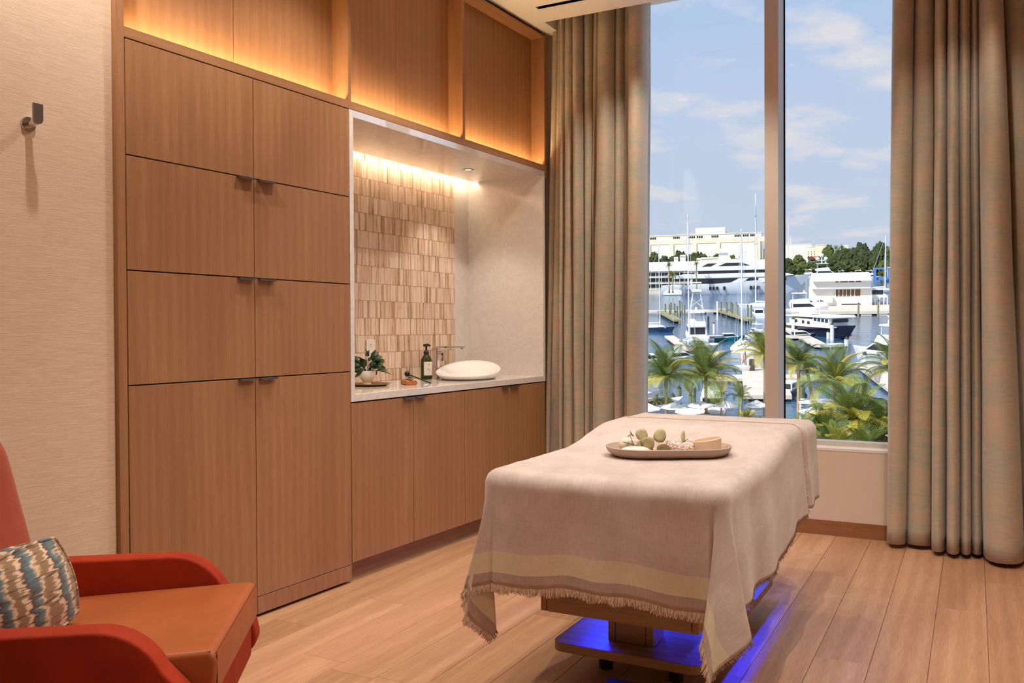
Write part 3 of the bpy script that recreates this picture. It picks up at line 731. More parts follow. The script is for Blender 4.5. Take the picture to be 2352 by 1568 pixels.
# ------------------------------------------------------------------ linen throw draped over the table
XL, XRT, YF, YBK, RR = -1.452, -0.632, 2.518, 3.765, 0.050
def ztop(x, y):
    t = min(1.0, max(0.0, (y-3.12)/0.50)); s = t*t*(3-2*t)
    return 0.762 + 0.062*s - 0.004*math.sin(PI*(x-XL)/(XRT-XL))*(1-s)
def drape_point(a, b, seed=0.0, lift=0.0):
    # a, b: cloth coordinates in metres laid flat over the table; returns the hanging point
    da = a-(XRT-RR) if a > XRT-RR else ((XL+RR)-a if a < XL+RR else 0.0); sx = 1 if a > XRT-RR else -1
    db = (YF+RR)-b if b < YF+RR else 0.0
    ax = min(max(a, XL+RR), XRT-RR); by = max(b, YF+RR)
    z0 = ztop(ax, by) + lift
    if da <= 0 and db <= 0:
        return Vector((a, b, z0 + 0.0016*noise.noise((a*9, b*9, seed))))
    r = math.hypot(da, db); th = math.atan2(max(da, 0), max(db, 0)) if (da > 0 and db > 0) else (0.0 if db > 0 else PI/2)
    corner = math.sin(2*th)**2 if (da > 0 and db > 0) else 0.0
    right = sx > 0
    s = RR*PI/2
    w = min(1.0, max(0.0, (r-0.06)/0.35))
    if corner == 0:
        flare = 0.03 if th < 0.01 else 0.06
        if r < s: h = RR*math.sin(r/RR); v = RR*(1-math.cos(r/RR))
        else:
            q = r - s; fl = flare*min(1.0, q/0.16); h = RR + q*math.sin(fl); v = RR + q*math.cos(fl)
        if db > 0: h += w*(0.010*math.sin((a-XL)*15.0+0.6) + 0.012*noise.noise((a*5, 2.0, r*2)))
        else: h += w*(0.009*math.sin(b*17.0) + 0.012*noise.noise((7.0, b*5, r*2)))
        dx, dy = math.sin(th)*sx, -math.cos(th)
        return Vector((ax + dx*h, by + dy*h, z0 - v + 0.003*noise.noise((a*12, b*12, 1.0))))
    # corner: the spare cloth gathers into a hanging fold whose outline is given by angle
    if r < s: h = RR*math.sin(r/RR); v = RR*(1-math.cos(r/RR)); q = 0.0
    else: q = r - s; h = RR; v = RR
    tab = CORNER_R if sx > 0 else CORNER_L
    for (t0, o0), (t1, o1) in zip(tab[:-1], tab[1:]):
        if t0 <= th <= t1:
            k = (th-t0)/(t1-t0); k = k*k*(3-2*k); ox = o0[0]+(o1[0]-o0[0])*k; oy = o0[1]+(o1[1]-o0[1])*k; break
    e = (q/0.46)**1.15 if q > 0 else 0.0
    ox *= e; oy *= e; drop = math.sqrt(max(0.0, q*q - (ox*ox+oy*oy)*0.8)) if q > 0 else 0.0
    dx, dy = math.sin(th)*sx, -math.cos(th)
    return Vector((ax + dx*h + ox + w*0.004*noise.noise((th*4, r*5, 3.3)), by + dy*h + oy, z0 - v - drop))
CORNER_R = [(0.0, (0.0, -0.010)), (0.20, (0.0, 0.035)), (0.50, (-0.03, -0.10)), (0.785, (0.0, -0.13)), (1.10, (0.11, -0.09)), (1.36, (0.07, -0.015)), (PI/2, (0.024, 0.0))]
CORNER_L = [(0.0, (0.0, -0.010)), (0.36, (-0.105, -0.045)), (0.62, (-0.06, -0.05)), (0.86, (0.035, 0.0)), (1.2, (-0.05, 0.05)), (PI/2, (-0.024, 0.0))]
HF, HR, HL = 0.405, 0.400, 0.405         # cloth hanging over the front, right and left edges
A0, A1, B0, B1 = XL+RR-HL-0.02, XRT-RR+HR, YF+RR-HF, YBK
def front_edge(a): return 0.026*math.exp(-((a+1.02)/0.24)**2) + 0.004*math.sin(a*26)   # the hem rides up a little in the middle
NA, NB_ = 150, 120
def cloth(u, v):
    a = A0 + (A1-A0)*u; b0 = B0 + front_edge(a); b = b0 + (B1-b0)*v
    return drape_point(a, b)
tw = thing('linen_throw', 'taupe linen throw with a pale border and fringe draped over the massage table', 'blanket')
tm = MB(); tm.grid(cloth, NA, NB_)
to = tm.build('cloth', M['linen'], tw, smooth=True)
uv = to.data.uv_layers.new(name='UVMap')
for lp in to.data.loops:
    vi = lp.vertex_index; uv.data[lp.index].uv = ((A1-A0)*((vi % (NA+1))/NA), (B1-B0)*((vi//(NA+1))/NB_))
md = to.modifiers.new('thickness', 'SOLIDIFY'); md.thickness = 0.003; md.offset = 0
def fringe(parent, fn, e0, e1, step, out, mat, length=(0.020, 0.032), name='fringe', rad=0.0011, droop=0.6, wild=1.0):
    # fn(a, b): cloth point; from e0 to e1 along an edge; out: cloth-space direction leaving the edge
    m = MB(); L = math.hypot(e1[0]-e0[0], e1[1]-e0[1]); n = int(L/step)
    for i in range(n):
        k = (i + random.uniform(-0.4, 0.4))/n; k = min(max(k, 0), 1)
        a = e0[0]+(e1[0]-e0[0])*k; b = e0[1]+(e1[1]-e0[1])*k
        p = fn(a, b); q = fn(a-out[0]*0.01, b-out[1]*0.01); d = (p-q).normalized()
        d = (d + Vector((random.gauss(0, 0.16)*wild, random.gauss(0, 0.16)*wild, random.gauss(0, 0.10)*wild - droop*0.2)) + Vector((0.35*noise.noise((a*55, b*55, 7.0)), 0, 0))).normalized()
        l = random.uniform(*length)*(0.8 + 0.4*noise.noise((a*20, b*20, 0)))
        m.tube([p - d*0.002, p + d*l*0.55 + Vector((random.gauss(0, 0.0012), random.gauss(0, 0.0012), 0)), p + d*l + Vector((random.gauss(0, 0.003), random.gauss(0, 0.003), -0.002))], [rad, rad*1.1, rad*0.5], 4)
    o = m.build(name, mat, parent, fix=False); o['kind'] = 'stuff'
    return o
random.seed(9)
dp = lambda a, b: drape_point(a, b)
fringe(tw, lambda a, b: drape_point(a, b + front_edge(a)), (A0, B0), (A1, B0), 0.00085, (0, -1), M['fringe'], (0.026, 0.036), rad=0.0012, wild=0.5)
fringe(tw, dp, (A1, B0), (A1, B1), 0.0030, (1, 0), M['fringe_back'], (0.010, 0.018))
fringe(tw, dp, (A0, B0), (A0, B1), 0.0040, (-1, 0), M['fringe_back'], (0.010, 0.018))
fringe(tw, lambda a, b: drape_point(a, b) + Vector((0, 0, 0.003)), (A0+0.1, B1), (A1, B1), 0.0028, (0, 1), M['fringe'], (0.010, 0.018), droop=0.1, rad=0.0018)
# sheet under it, showing beyond the throw at the head end
sh = thing('bed_sheet', 'pale linen sheet showing past the throw at the head of the table', 'sheet')
YE = 4.045
def sheet_pt(u, v):
    a = (XL+RR-0.375) + ((XRT-RR+0.372)-(XL+RR-0.375))*u; b = 3.45 + (YE+0.16-3.45)*v
    if b <= YE: 
        p = drape_point(a, b, 4.0, -0.006); 
        if a > XRT-RR or a < XL+RR: p.x += 0.010*(1 if a > -1 else -1)*(-1 if v < 0.45 else 1)
        return p
    p = drape_point(a, YE, 4.0, -0.006); q = b-YE; R2 = 0.045
    if a > XRT-RR or a < XL+RR: return p + Vector((0.010*(1 if a > -1 else -1), min(q, 0.04), 0.0))
    if q < R2*PI/2: return p + Vector((0, R2*math.sin(q/R2), -R2*(1-math.cos(q/R2))))
    return p + Vector((0, R2, -R2-(q-R2*PI/2)))
sm = MB(); sm.grid(sheet_pt, 90, 34); so_ = sm.build('cloth', M['linen'], sh, smooth=True)
uv = so_.data.uv_layers.new(name='UVMap')
for lp in so_.data.loops:
    vi = lp.vertex_index; uv.data[lp.index].uv = ((vi % 91)/90*1.6, 0.3 + (vi//91)/34*0.8)
md = so_.modifiers.new('thickness', 'SOLIDIFY'); md.thickness = 0.003; md.offset = 0

# ------------------------------------------------------------------ tray on the table
tang = math.atan2(0.22, 0.404)
tcx, tcy = -0.992, 3.105
TZ = ztop(tcx, tcy) + 0.004
tray = thing('oval_tray', 'long oval taupe ceramic tray on the throw', 'tray', TR(tcx, tcy, TZ, tang))
M['taupe_ceramic'] = plain('taupe_ceramic', srgb(170, 150, 134), 0.5, 0, 0.05, 6)
def stadium(L, Wd, n=12):
    r = Wd/2; p = []
    for cx, a in (((L/2-r), -PI/2), (-(L/2-r), PI/2)):
        for i in range(n+1): q = a + PI*i/n; p.append((cx + r*math.cos(q), r*math.sin(q)))
    return p
rings = [(0.385, 0.190, 0.0), (0.415, 0.220, 0.004), (0.448, 0.254, 0.018), (0.462, 0.268, 0.034), (0.455, 0.261, 0.036), (0.444, 0.250, 0.030), (0.410, 0.214, 0.010), (0.385, 0.190, 0.007)]
tmb = MB(); nst = 26
for (L, Wd, z) in rings: tmb.v += [(x, y, z) for x, y in stadium(L, Wd)]
for i in range(len(rings)-1):
    for k in range(nst): k2 = (k+1) % nst; tmb.f.append((i*nst+k, i*nst+k2, (i+1)*nst+k2, (i+1)*nst+k))
tmb.f.append(tuple(reversed(range(nst)))); tmb.f.append(tuple((len(rings)-1)*nst+k for k in range(nst)))
tmb.build('dish', M['taupe_ceramic'], tray, smooth='auto')
TM = TR(tcx, tcy, TZ + 0.0082, tang)
def pebble(name, label, cat, x, y, sx, sy, sz, rz, mat, rough=0.0, seed=1, n=16, group=None, tilt=0.0):
    m = MB()
    for j in range(n+1):
        th = PI*j/n
        for i in range(2*n):
            ph = 2*PI*i/(2*n); d = Vector((math.sin(th)*math.cos(ph), math.sin(th)*math.sin(ph), math.cos(th)))
            k = 1 + 0.10*noise.noise(d*1.6 + Vector((seed, 0, 0))) + rough*noise.noise(d*6.5 + Vector((seed*2, 1, 0)))
            m.v.append((d.x*sx*k, d.y*sy*k, d.z*sz*k))
    for j in range(n):
        for i in range(2*n):
            i2 = (i+1) % (2*n); m.f.append((j*2*n+i, (j+1)*2*n+i, (j+1)*2*n+i2, j*2*n+i2))
    zmin = min(p[2] for p in m.v); m.v = [(p[0], p[1], p[2]-zmin) for p in m.v]
    o = m.build(name, mat, None, smooth=(rough == 0)); tag(o, label, cat, group)
    o.matrix_world = TM @ TR(x, y, 0, rz) @ Matrix.Rotation(tilt, 4, 'Y')
    return o
M['pebble'] = plain('pale_stone', srgb(214, 200, 180), 0.55, 0, 0.10, 25); M['pebble2'] = plain('white_speckled_stone', srgb(224, 208, 196), 0.5, 0, 0.10, 60)
M['crystal'] = plain('rose_crystal', srgb(232, 208, 202), 0.3, 0, 0.12, 70)
pebble('pebble', 'cream upright pebble at the left end of the tray', 'pebble', -0.150, 0.030, 0.030, 0.024, 0.026, 0.5, M['pebble'], seed=2)
pebble('pebble', 'long flat white pebble at the front of the tray', 'pebble', -0.128, -0.045, 0.056, 0.028, 0.015, 0.0, M['pebble2'], seed=5)
pebble('crystal_cluster', 'white rough crystal cluster in the middle of the tray', 'crystal', 0.022, -0.020, 0.026, 0.024, 0.020, 0.2, M['crystal'], 0.30, 7, 22)
pebble('crystal_cluster', 'pink rough crystal cluster next to the small bowl', 'crystal', 0.062, -0.014, 0.030, 0.022, 0.018, 0.4, M['crystal'], 0.34, 11, 22)
sb = thing('small_bowl', 'small cream oval bowl on the right end of the tray', 'bowl', TM @ TR(0.142, -0.004, 0, 0))
M['cream_glaze'] = plain('cream_ceramic', srgb(228, 200, 172), 0.35)
bm_ = MB()
prof = [(0.78, 0.0), (0.90, 0.004), (0.98, 0.022), (1.0, 0.048), (0.94, 0.049), (0.88, 0.022), (0.60, 0.009), (0.01, 0.008)]
for (r, z) in prof:
    for k in range(36):
        q = 2*PI*k/36; zz = z*(1 + 0.16*math.cos(q)*(z/0.049)); bm_.v.append((r*0.052*math.cos(q), r*0.040*math.sin(q), zz))
for i in range(len(prof)-1):
    for k in range(36): k2 = (k+1) % 36; bm_.f.append((i*36+k, i*36+k2, (i+1)*36+k2, (i+1)*36+k))
bm_.f.append(tuple(reversed(range(36))))
bm_.build('bowl', M['cream_glaze'], sb, smooth='auto')
eu = thing('eucalyptus_sprig', 'dried round-leaf eucalyptus sprig lying across the tray', 'leaf sprig', TM)
tw_pts = [(-0.165, 0.000, 0.040), (-0.12, -0.02, 0.030), (-0.06, -0.03, 0.014), (0.0, -0.025, 0.010), (0.03, -0.01, 0.022), (0.075, 0.01, 0.05)]
MB().tube(tw_pts, [0.0012, 0.0014, 0.0018, 0.0018, 0.0014, 0.001], 6).tube([(-0.13, -0.018, 0.032), (-0.140, 0.0, 0.062), (-0.142, 0.0, 0.070)], 0.001, 5).tube([(-0.02, -0.028, 0.011), (-0.012, -0.03, 0.035), (-0.01, -0.03, 0.05)], 0.001, 5).build('twig', M['twig'], eu)
def round_leaf(x, y, z, r, face, tilt, roll, sx=1.0):
    # a flat, slightly cupped round leaf standing on its stalk, facing -y before turning
    m = MB(); n = 20; rings_ = (0.0, 0.5, 1.0)
    m.v.append((0, 0, r))
    for f in (0.5, 1.0):
        for i in range(n):
            q = 2*PI*i/n; k = r*f*(1 + 0.06*math.sin(3*q+roll*5)*f - 0.10*f*max(0, math.cos(q))**6); m.v.append((math.sin(q)*k*sx, 0.22*r*f*f*math.sin(q)**2 + 0.10*r*f*math.cos(q), r + math.cos(q)*k))
    for i in range(n):
        i2 = (i+1) % n; m.f.append((0, 1+i, 1+i2)); m.f.append((1+i, 1+n+i, 1+n+i2, 1+i2))
    o = m.build('leaf', M['leaf_pale'], eu, smooth=True); add_solid(o, 0.0009)
    o.location = (x, y, z); o.rotation_euler = (tilt, roll, face)
    MB().tube([(0, 0.02*r, 0.1*r), (0, 0.06*r, 1.7*r)], 0.0006, 4).build('leaf_vein', M['twig'], o)
    return o
round_leaf(-0.086, -0.004, 0.040, 0.028, 0.25, -0.15, -0.35, 0.8); round_leaf(-0.104, -0.02, 0.016, 0.021, 0.9, 0.1, -0.5, 0.8)
round_leaf(-0.074, -0.03, 0.012, 0.028, -0.3, 0.25, -0.25, 0.9); round_leaf(-0.044, -0.015, 0.040, 0.027, -0.35, -0.1, 0.35, 0.85); round_leaf(-0.040, -0.03, 0.008, 0.024, 0.4, 0.9, 0.5)
round_leaf(0.060, 0.014, 0.030, 0.026, 0.9, -0.1, 0.35, 0.75); round_leaf(-0.144, 0.0, 0.064, 0.0125, 0.5, 1.1, -0.6); round_leaf(-0.136, 0.0, 0.067, 0.0125, -0.6, 1.0, 0.9)
for k, (x, y) in enumerate(((-0.045, -0.066), (-0.018, -0.066))):
    pebble('seed_bead', 'tiny dark %s bead at the tray front rim' % ('left' if k == 0 else 'right'), 'bead', x, y, 0.008, 0.008, 0.008, 0, M['twig'], seed=3+k, n=8)

# ================================================================== armchair
AC = TR(-2.063-0.033, 1.546-0.023, 0, math.atan2(0.571, 0.82))
ac = thing('armchair', 'rust velvet armchair with a tan leather seat cushion', 'armchair', AC)
def rounded_panel(poly, y0, y1, rad, name, mat, parent):
    return MB().prism(poly, 1, y0, y1).build(name, mat, parent, bevel=rad, seg=4, smooth='auto')
def arc(cx, cz, r, a0, a1, n=6): return [(cx + r*math.cos(math.radians(a0+(a1-a0)*i/n)), cz + r*math.sin(math.radians(a0+(a1-a0)*i/n))) for i in range(n+1)]
arm_poly = [(-0.40, 0.30), (-0.40, 0.537)] + arc(0.145, 0.377, 0.165, 90, 25, 7) + [(0.350, 0.385), (0.385, 0.330)] + arc(0.345, 0.285, 0.05, 20, -60, 4) + [(0.30, 0.215), (-0.30, 0.20), (-0.38, 0.24)]
for s in (-1, 1):
    y0, y1 = (0.300, 0.375) if s > 0 else (-0.375, -0.300)
    a = rounded_panel(arm_poly, y0, y1, 0.026, 'arm', M['velvet'], ac)
    seamp = [(x, (0.366 if s > 0 else -0.366), z+0.0) for x, z in [(-0.40, 0.522)] + arc(0.145, 0.377, 0.152, 90, 25, 7) + [(0.335, 0.385), (0.366, 0.335)]]
    MB().tube([(x, y*1.004, z) for x, y, z in seamp], 0.0014, 5).build('welt', M['stitch'], a)
MB().box(0.285, 0.382, -0.315, 0.315, 0.215, 0.350).build('front_rail', M['velvet'], ac, bevel=0.035, seg=4, smooth='auto')
MB().box(-0.36, 0.30, -0.31, 0.31, 0.20, 0.335).build('seat_base', M['velvet'], ac, bevel=0.01)
# seat cushion, sloping down to the back
cpoly = [(-0.330, 0.318), (0.395, 0.342), (0.402, 0.440), (0.385, 0.462), (-0.330, 0.425)]
co = MB().prism(cpoly, 1, -0.297, 0.297).build('seat_cushion', M['leather'], ac, bevel=0.018, seg=4, smooth='auto')
MB().tube([(0.397, -0.283, 0.452), (0.397, 0.283, 0.452)], 0.0014, 5).tube([(0.385, -0.290, 0.458), (-0.32, -0.290, 0.422)], 0.0014, 5).tube([(0.399, -0.285, 0.352), (0.399, -0.285, 0.450)], 0.0014, 5).build('stitch_line', M['stitch'], co)
# tall back, leaning, with a rounded top
bk = MB(); NBX, NBZ = 24, 28
def back_outline(k):   # half width at height fraction k
    w = 0.325 - 0.050*k
    if k > 0.80: t = (k-0.80)/0.20; w *= math.sqrt(max(0.0, 1-(t*0.96)**2.4))
    return max(w, 0.03)
def back_pt(u, v, side):
    k = v; z = 0.33 + 0.645*k; w = back_outline(k); y = (u*2-1)*w
    lean = -0.235 - 0.135*k
    curve = 0.055*(1-math.cos((u*2-1)*1.2))                 # wraps slightly around the sitter
    t = 0.050*(1-abs(u*2-1)**5)*(1-(max(0, k-0.86)/0.14)**2)
    return (lean + curve + side*t, y, z)
for side in (1, -1):
    b0 = len(bk.v)
    for j in range(NBZ+1):
        for i in range(NBX+1): bk.v.append(back_pt(i/NBX, j/NBZ, side))
    for j in range(NBZ):
        for i in range(NBX): a = b0+j*(NBX+1)+i; bk.f.append((a, a+1, a+NBX+2, a+NBX+1))
nb = (NBX+1)*(NBZ+1)
edge = [j*(NBX+1) for j in range(NBZ+1)] + [NBZ*(NBX+1)+i for i in range(1, NBX+1)] + [j*(NBX+1)+NBX for j in range(NBZ-1, -1, -1)] + [i for i in range(NBX-1, 0, -1)]
for i in range(len(edge)): a, b = edge[i], edge[(i+1) % len(edge)]; bk.f.append((a, b, b+nb, a+nb))
bk.build('backrest', M['leather_back'], ac, smooth=True)
for (x, y) in ((0.285, 0.30), (0.285, -0.30), (-0.30, 0.28), (-0.30, -0.28)):
    MB().tube([(x, y, 0.235), (x*1.06, y*1.06, 0.0)], [0.024, 0.013], 14).build('leg', M['leg_wood'], ac, smooth='auto')
# lumbar pillow with piping, leaning on the back
pw = thing('throw_pillow', 'blue and brown ikat box pillow leaning in the armchair', 'pillow', AC @ Matrix.Translation((-0.105, -0.072, 0.440)) @ Matrix.Rotation(math.radians(-24), 4, 'Z') @ Matrix.Rotation(math.radians(-14), 4, 'Y') @ Matrix.Rotation(math.radians(7), 4, 'X'))
PWW, PWH, PWT = 0.26, 0.225, 0.10
def pill(u, v, s):
    y = (u*2-1); z = (v*2-1); e = (1-abs(y)**2.6)*(1-abs(z)**2.6)
    return (s*(PWT/2 + 0.040*e - 0.010*(y*y*z*z)), y*PWW/2*(1-0.07*z*z + 0.03*(1-z*z)), PWH/2 + z*PWH/2*(1-0.07*y*y + 0.04*(1-y*y)))
pmb = MB(); N_ = 18
for s in (1, -1):
    b0 = len(pmb.v)
    for j in range(N_+1):
        for i in range(N_+1): pmb.v.append(pill(i/N_, j/N_, s))
    for j in range(N_):
        for i in range(N_): a = b0+j*(N_+1)+i; pmb.f.append((a, a+1, a+N_+2, a+N_+1))
nb = (N_+1)**2
edge = [j*(N_+1) for j in range(N_+1)] + [N_*(N_+1)+i for i in range(1, N_+1)] + [j*(N_+1)+N_ for j in range(N_-1, -1, -1)] + [i for i in range(N_-1, 0, -1)]
for i in range(len(edge)): a, b = edge[i], edge[(i+1) % len(edge)]; pmb.f.append((a, b, b+nb, a+nb))
po = pmb.build('cover', M['ikat'], pw, smooth='auto')
for s in (1, -1):
    loop = [pmb.v[i + (0 if s > 0 else nb)] for i in edge]; loop.append(loop[0])
    MB().tube(loop, 0.0045, 7, cap=False).build('piping', M['ikat'], po, smooth=True)
# ================================================================== the marina outside (its own level frame: x right, y away, z up from the water)
EH = 24.0                                                       # the room looks down from 24 m above the water
M_E = Matrix.Translation(CAM) @ Matrix.Rotation(math.radians(11.3624), 4, 'Z') @ Matrix.Rotation(math.radians(5.4696), 4, 'X') @ Matrix.Translation((0, 0, -EH))
_RE = M_E.to_3x3().transposed()
def spot(u, v, h=0.0):
    d = _RE @ (_R @ Vector(((u-IMG_W/2)/F_PX, 1.0, -(v-IMG_H/2)/F_PX))); t = (h-EH)/d.z
    return Vector((d.x*t, d.y*t, h))
def at_y(u, v, y):
    d = _RE @ (_R @ Vector(((u-IMG_W/2)/F_PX, 1.0, -(v-IMG_H/2)/F_PX))); t = y/d.y
    return Vector((d.x*t, y, EH+d.z*t))
def ME(p, rz=0.0): return M_E @ Matrix.Translation(p) @ Matrix.Rotation(rz, 4, 'Z')
def et(name, label, cat, p, rz=0.0, group=None): return thing(name, label, cat, ME(p, rz), group)
def between(p, q): d = q-p; return (p+q)/2, math.atan2(d.y, d.x), d.length
M['x_white'] = plain('white_gelcoat', srgb(236, 236, 236), 0.35); M['x_wall'] = plain('white_stucco', srgb(240, 236, 228), 0.8); M['x_peach'] = plain('peach_stucco', srgb(240, 222, 206), 0.8)
M['x_yellow'] = plain('yellow_stucco', srgb(238, 220, 180), 0.8); M['x_glass'] = plain('dark_glass', srgb(40, 46, 54), 0.12); M['x_grey'] = plain('grey_metal', srgb(176, 176, 180), 0.5)
M['x_navy'] = plain('navy_hull', srgb(16, 22, 48), 0.25); M['x_blue'] = plain('blue_hull', srgb(24, 54, 92), 0.3); M['x_teal'] = plain('teal_hull', srgb(0, 120, 136), 0.3)
M['x_red'] = plain('red_roof_tiles', srgb(196, 104, 84), 0.8, 0, 0.1, 2); M['x_concrete'] = plain('dock_concrete', srgb(212, 200, 184), 0.85, 0, 0.08, 0.4); M['x_dark'] = plain('dark_grey_dock_shade', srgb(70, 66, 62), 0.9)  # last one: dark grey that also carries under-deck shade on docks and pier
M['x_wood'] = plain('weathered_timber', srgb(150, 142, 110), 0.85, 0, 0.1, 1); M['x_pile'] = plain('green_pile', srgb(122, 128, 92), 0.8); M['x_paver'] = plain('pink_paving', srgb(222, 200, 186), 0.85, 0, 0.08, 0.6)
M['x_canvas'] = plain('white_canvas', srgb(244, 244, 246), 0.7); M['x_canvas_d'] = plain('navy_canvas', srgb(50, 56, 80), 0.8); M['x_lift'] = plain('blue_steel', srgb(84, 128, 190), 0.5); M['x_roofblue'] = plain('blue_roof', srgb(70, 130, 200), 0.6)
M['x_trunk'] = plain('palm_trunk', srgb(166, 146, 118), 0.9, 0, 0.18, 3); M['x_grass'] = plain('lawn', srgb(120, 140, 60), 0.9, 0, 0.2, 0.5); M['x_wire'] = plain('rigging_wire', srgb(200, 200, 206), 0.5); M['x_brown'] = plain('brown_interior', srgb(120, 84, 66), 0.7)
def mk_frond(name, a, b):
    t = NT(name); t.set(0.5, 0, 0.4)
    oi = t.n('ShaderNodeObjectInfo'); f = t.noise(t.coords('Object', rnd=9), 1.2, 3)
    s = t.math('ADD', t.math('MULTIPLY', f, 0.6), t.math('MULTIPLY', oi.outputs['Random'], 0.4)); t.color(t.ramp(s, (0.25, a), (0.75, b))); return t.m
M['x_frond'] = mk_frond('palm_frond', srgb(64, 86, 34), srgb(122, 138, 58)); M['x_frond_y'] = mk_frond('yellowing_frond', srgb(150, 150, 52), srgb(200, 182, 78))
def mk_tree(name, a, b, c):
    t = NT(name); t.set(0.85, 0, 0.2); v = t.coords('Object', rnd=40); f = t.noise(v, 11, 5, 0.75)
    t.color(t.ramp(f, (0.36, a), (0.5, b), (0.66, c))); t.bump(f, 1.0, 1.0); return t.m
M['x_tree'] = mk_tree('evergreen_foliage', srgb(44, 56, 32), srgb(72, 86, 50), srgb(104, 114, 74)); M['x_tree2'] = mk_tree('olive_foliage', srgb(64, 74, 38), srgb(98, 108, 58), srgb(132, 138, 82))
def mk_water():
    t = NT('harbour_water'); t.set(0.07, 0, 0.55); t.color(srgb(60, 100, 132))
    v = t.coords('Object', (1, 1, 1)); f = t.noise(v, 0.8, 5, 0.6); g = t.noise(t.coords('Object', (0.35, 1.2, 1)), 0.22, 3, 0.6)
    s = t.math('ADD', t.math('MULTIPLY', f, 0.5), t.math('MULTIPLY', g, 0.9)); t.bump(s, 0.35, 0.5); return t.m
M['x_water'] = mk_water()
def estruct(name, mb, mat, **k):
    o = mb.build(name, mat, **k); o['kind'] = 'structure'; o.matrix_world = M_E; return o
w_ = MB(); w_.box(-420, 420, 60, 1100, -2.0, 0.0); wo_ = w_.build('harbour_water', M['x_water']); wo_.matrix_world = M_E; tag(wo_, 'rippled blue harbour water of the marina', 'water', kind='stuff')
estruct('ground_near', MB().box(-60, 60, 70, 114, -1, 1.6), M['x_paver'])
g2 = MB(); p = Vector((0, 440, 0)); g2.box(-260, -3, p.y, 1090, -1, 1.5); q = spot(1900, 632, 1.5); g2.box(-3, 260, q.y, 1090, -1, 1.5); estruct('ground_far', g2, M['x_grass'])
sw = MB(); sw.box(-200, -40, p.y-0.8, p.y, -1, 1.7); o = sw.build('quay_edge', M['x_concrete']); o.matrix_world = M_E; tag(o, 'low pale sea wall before the three-storey motel', 'sea wall')

# ------------------------------------------------------------------ builders
def hull_mb(L, B, z0, z1, draft=0.8, n=16, full=2.3, rake=0.08, deck_in=0.25):
    m = MB(); st = []
    for i in range(n+1):
        t = i/n; hb = B/2*(0.90 + 0.10*min(1, t/0.3)) if t < 0.45 else B/2*max(0.0, 1-((t-0.45)/0.55)**full)
        hb = max(hb, 0.02); sh = z0 + (z1-z0)*t**1.8; ring = []
        for (kb, kz) in ((0.02, -draft), (0.62, -draft*0.55), (0.86, sh*0.25), (0.97, sh*0.75), (1.0, sh)):
            z = kz; xr = -L/2 + L*t*(1 - rake*(1 - max(0, z)/max(z1, 0.1))*t)
            ring.append((xr, hb*kb, z))
        st.append(ring)
    k = len(st[0])
    for ring in st: m.v += ring + [(x, -y, z) for x, y, z in ring]
    for i in range(n):
        for j in range(k-1):
            a = i*2*k+j; m.f.append((a, a+1, a+2*k+1, a+2*k)); c = a+k; m.f.append((c, c+2*k, c+2*k+1, c+1))
        a = i*2*k; m.f.append((a+k-1, a+2*k-1, a+4*k-1, a+3*k-1)); m.f.append((a, a+2*k, a+3*k, a+k))
    m.f.append(tuple(range(k)) + tuple(range(2*k-1, k-1, -1)))
    return m
def house(t, name, poly, w, mat, bevel=0.05): return MB().prism(poly, 1, -w/2, w/2).build(name, mat, t, bevel=bevel, seg=2)
def band(t, poly, w, mat=None, name='window_band'): return MB().prism(poly, 1, -w/2-0.03, w/2+0.03).build(name, mat or M['x_glass'], t)
def rect(x0, x1, z0, z1): return [(x0, z0), (x1, z0), (x1, z1), (x0, z1)]
def mast(t, x, z0, z1, r, boom=None, spread=(0.55, 0.8), name='mast'):
    m_ = MB().tube([(x, 0, z0), (x, 0, z1)], [r, r*0.75], 8).build(name, M['x_white'], t)
    for k in spread: MB().tube([(x, -(z1-z0)*0.045, z0+(z1-z0)*k), (x, (z1-z0)*0.045, z0+(z1-z0)*k)], r*0.35, 5).build('spreader', M['x_wire'], m_)
    if boom: MB().tube([(x, 0, z0+1.2), (x-boom, 0, z0+1.0)], r*0.9, 7).build('boom', M['x_canvas'], t)
    return m_
def stays(t, x, z1, L, zb, r=0.03, side=1.6):
    m = MB()
    for (a, b, c) in ((L/2*0.96, 0, zb), (-L/2*0.96, 0, zb), (x-0.3, side, zb), (x-0.3, -side, zb)): m.tube([(x, 0, z1), (a, b, c)], r, 4)
    m.build('rigging', M['x_wire'], t)
def sailboat(u, v, top_v, label, L, B, rz, hull=None, r=0.16, boom=None, mx=0.06):
    p = spot(u, v); hgt = (v-top_v)*p.y/F_PX
    t = et('sailboat', label, 'sailboat', p - Vector((math.cos(rz), math.sin(rz), 0))*L*mx, rz)
    hull_mb(L, B, 1.2, 1.6, 0.6).build('hull', hull or M['x_white'], t, smooth='auto')
    house(t, 'coachroof', [(-L*0.22, 1.3), (L*0.22, 1.45), (L*0.12, 1.95), (-L*0.20, 2.0)], B*0.55, M['x_white'])
    MB().box(-L*0.46, L*0.30, -B*0.36, B*0.36, 1.22, 1.36).build('deck', M['x_concrete'], t)
    mast(t, L*mx, 1.4, hgt, r, boom or L*0.36); stays(t, L*mx, hgt, L, 1.5, r*0.22, B*0.45)
    return t
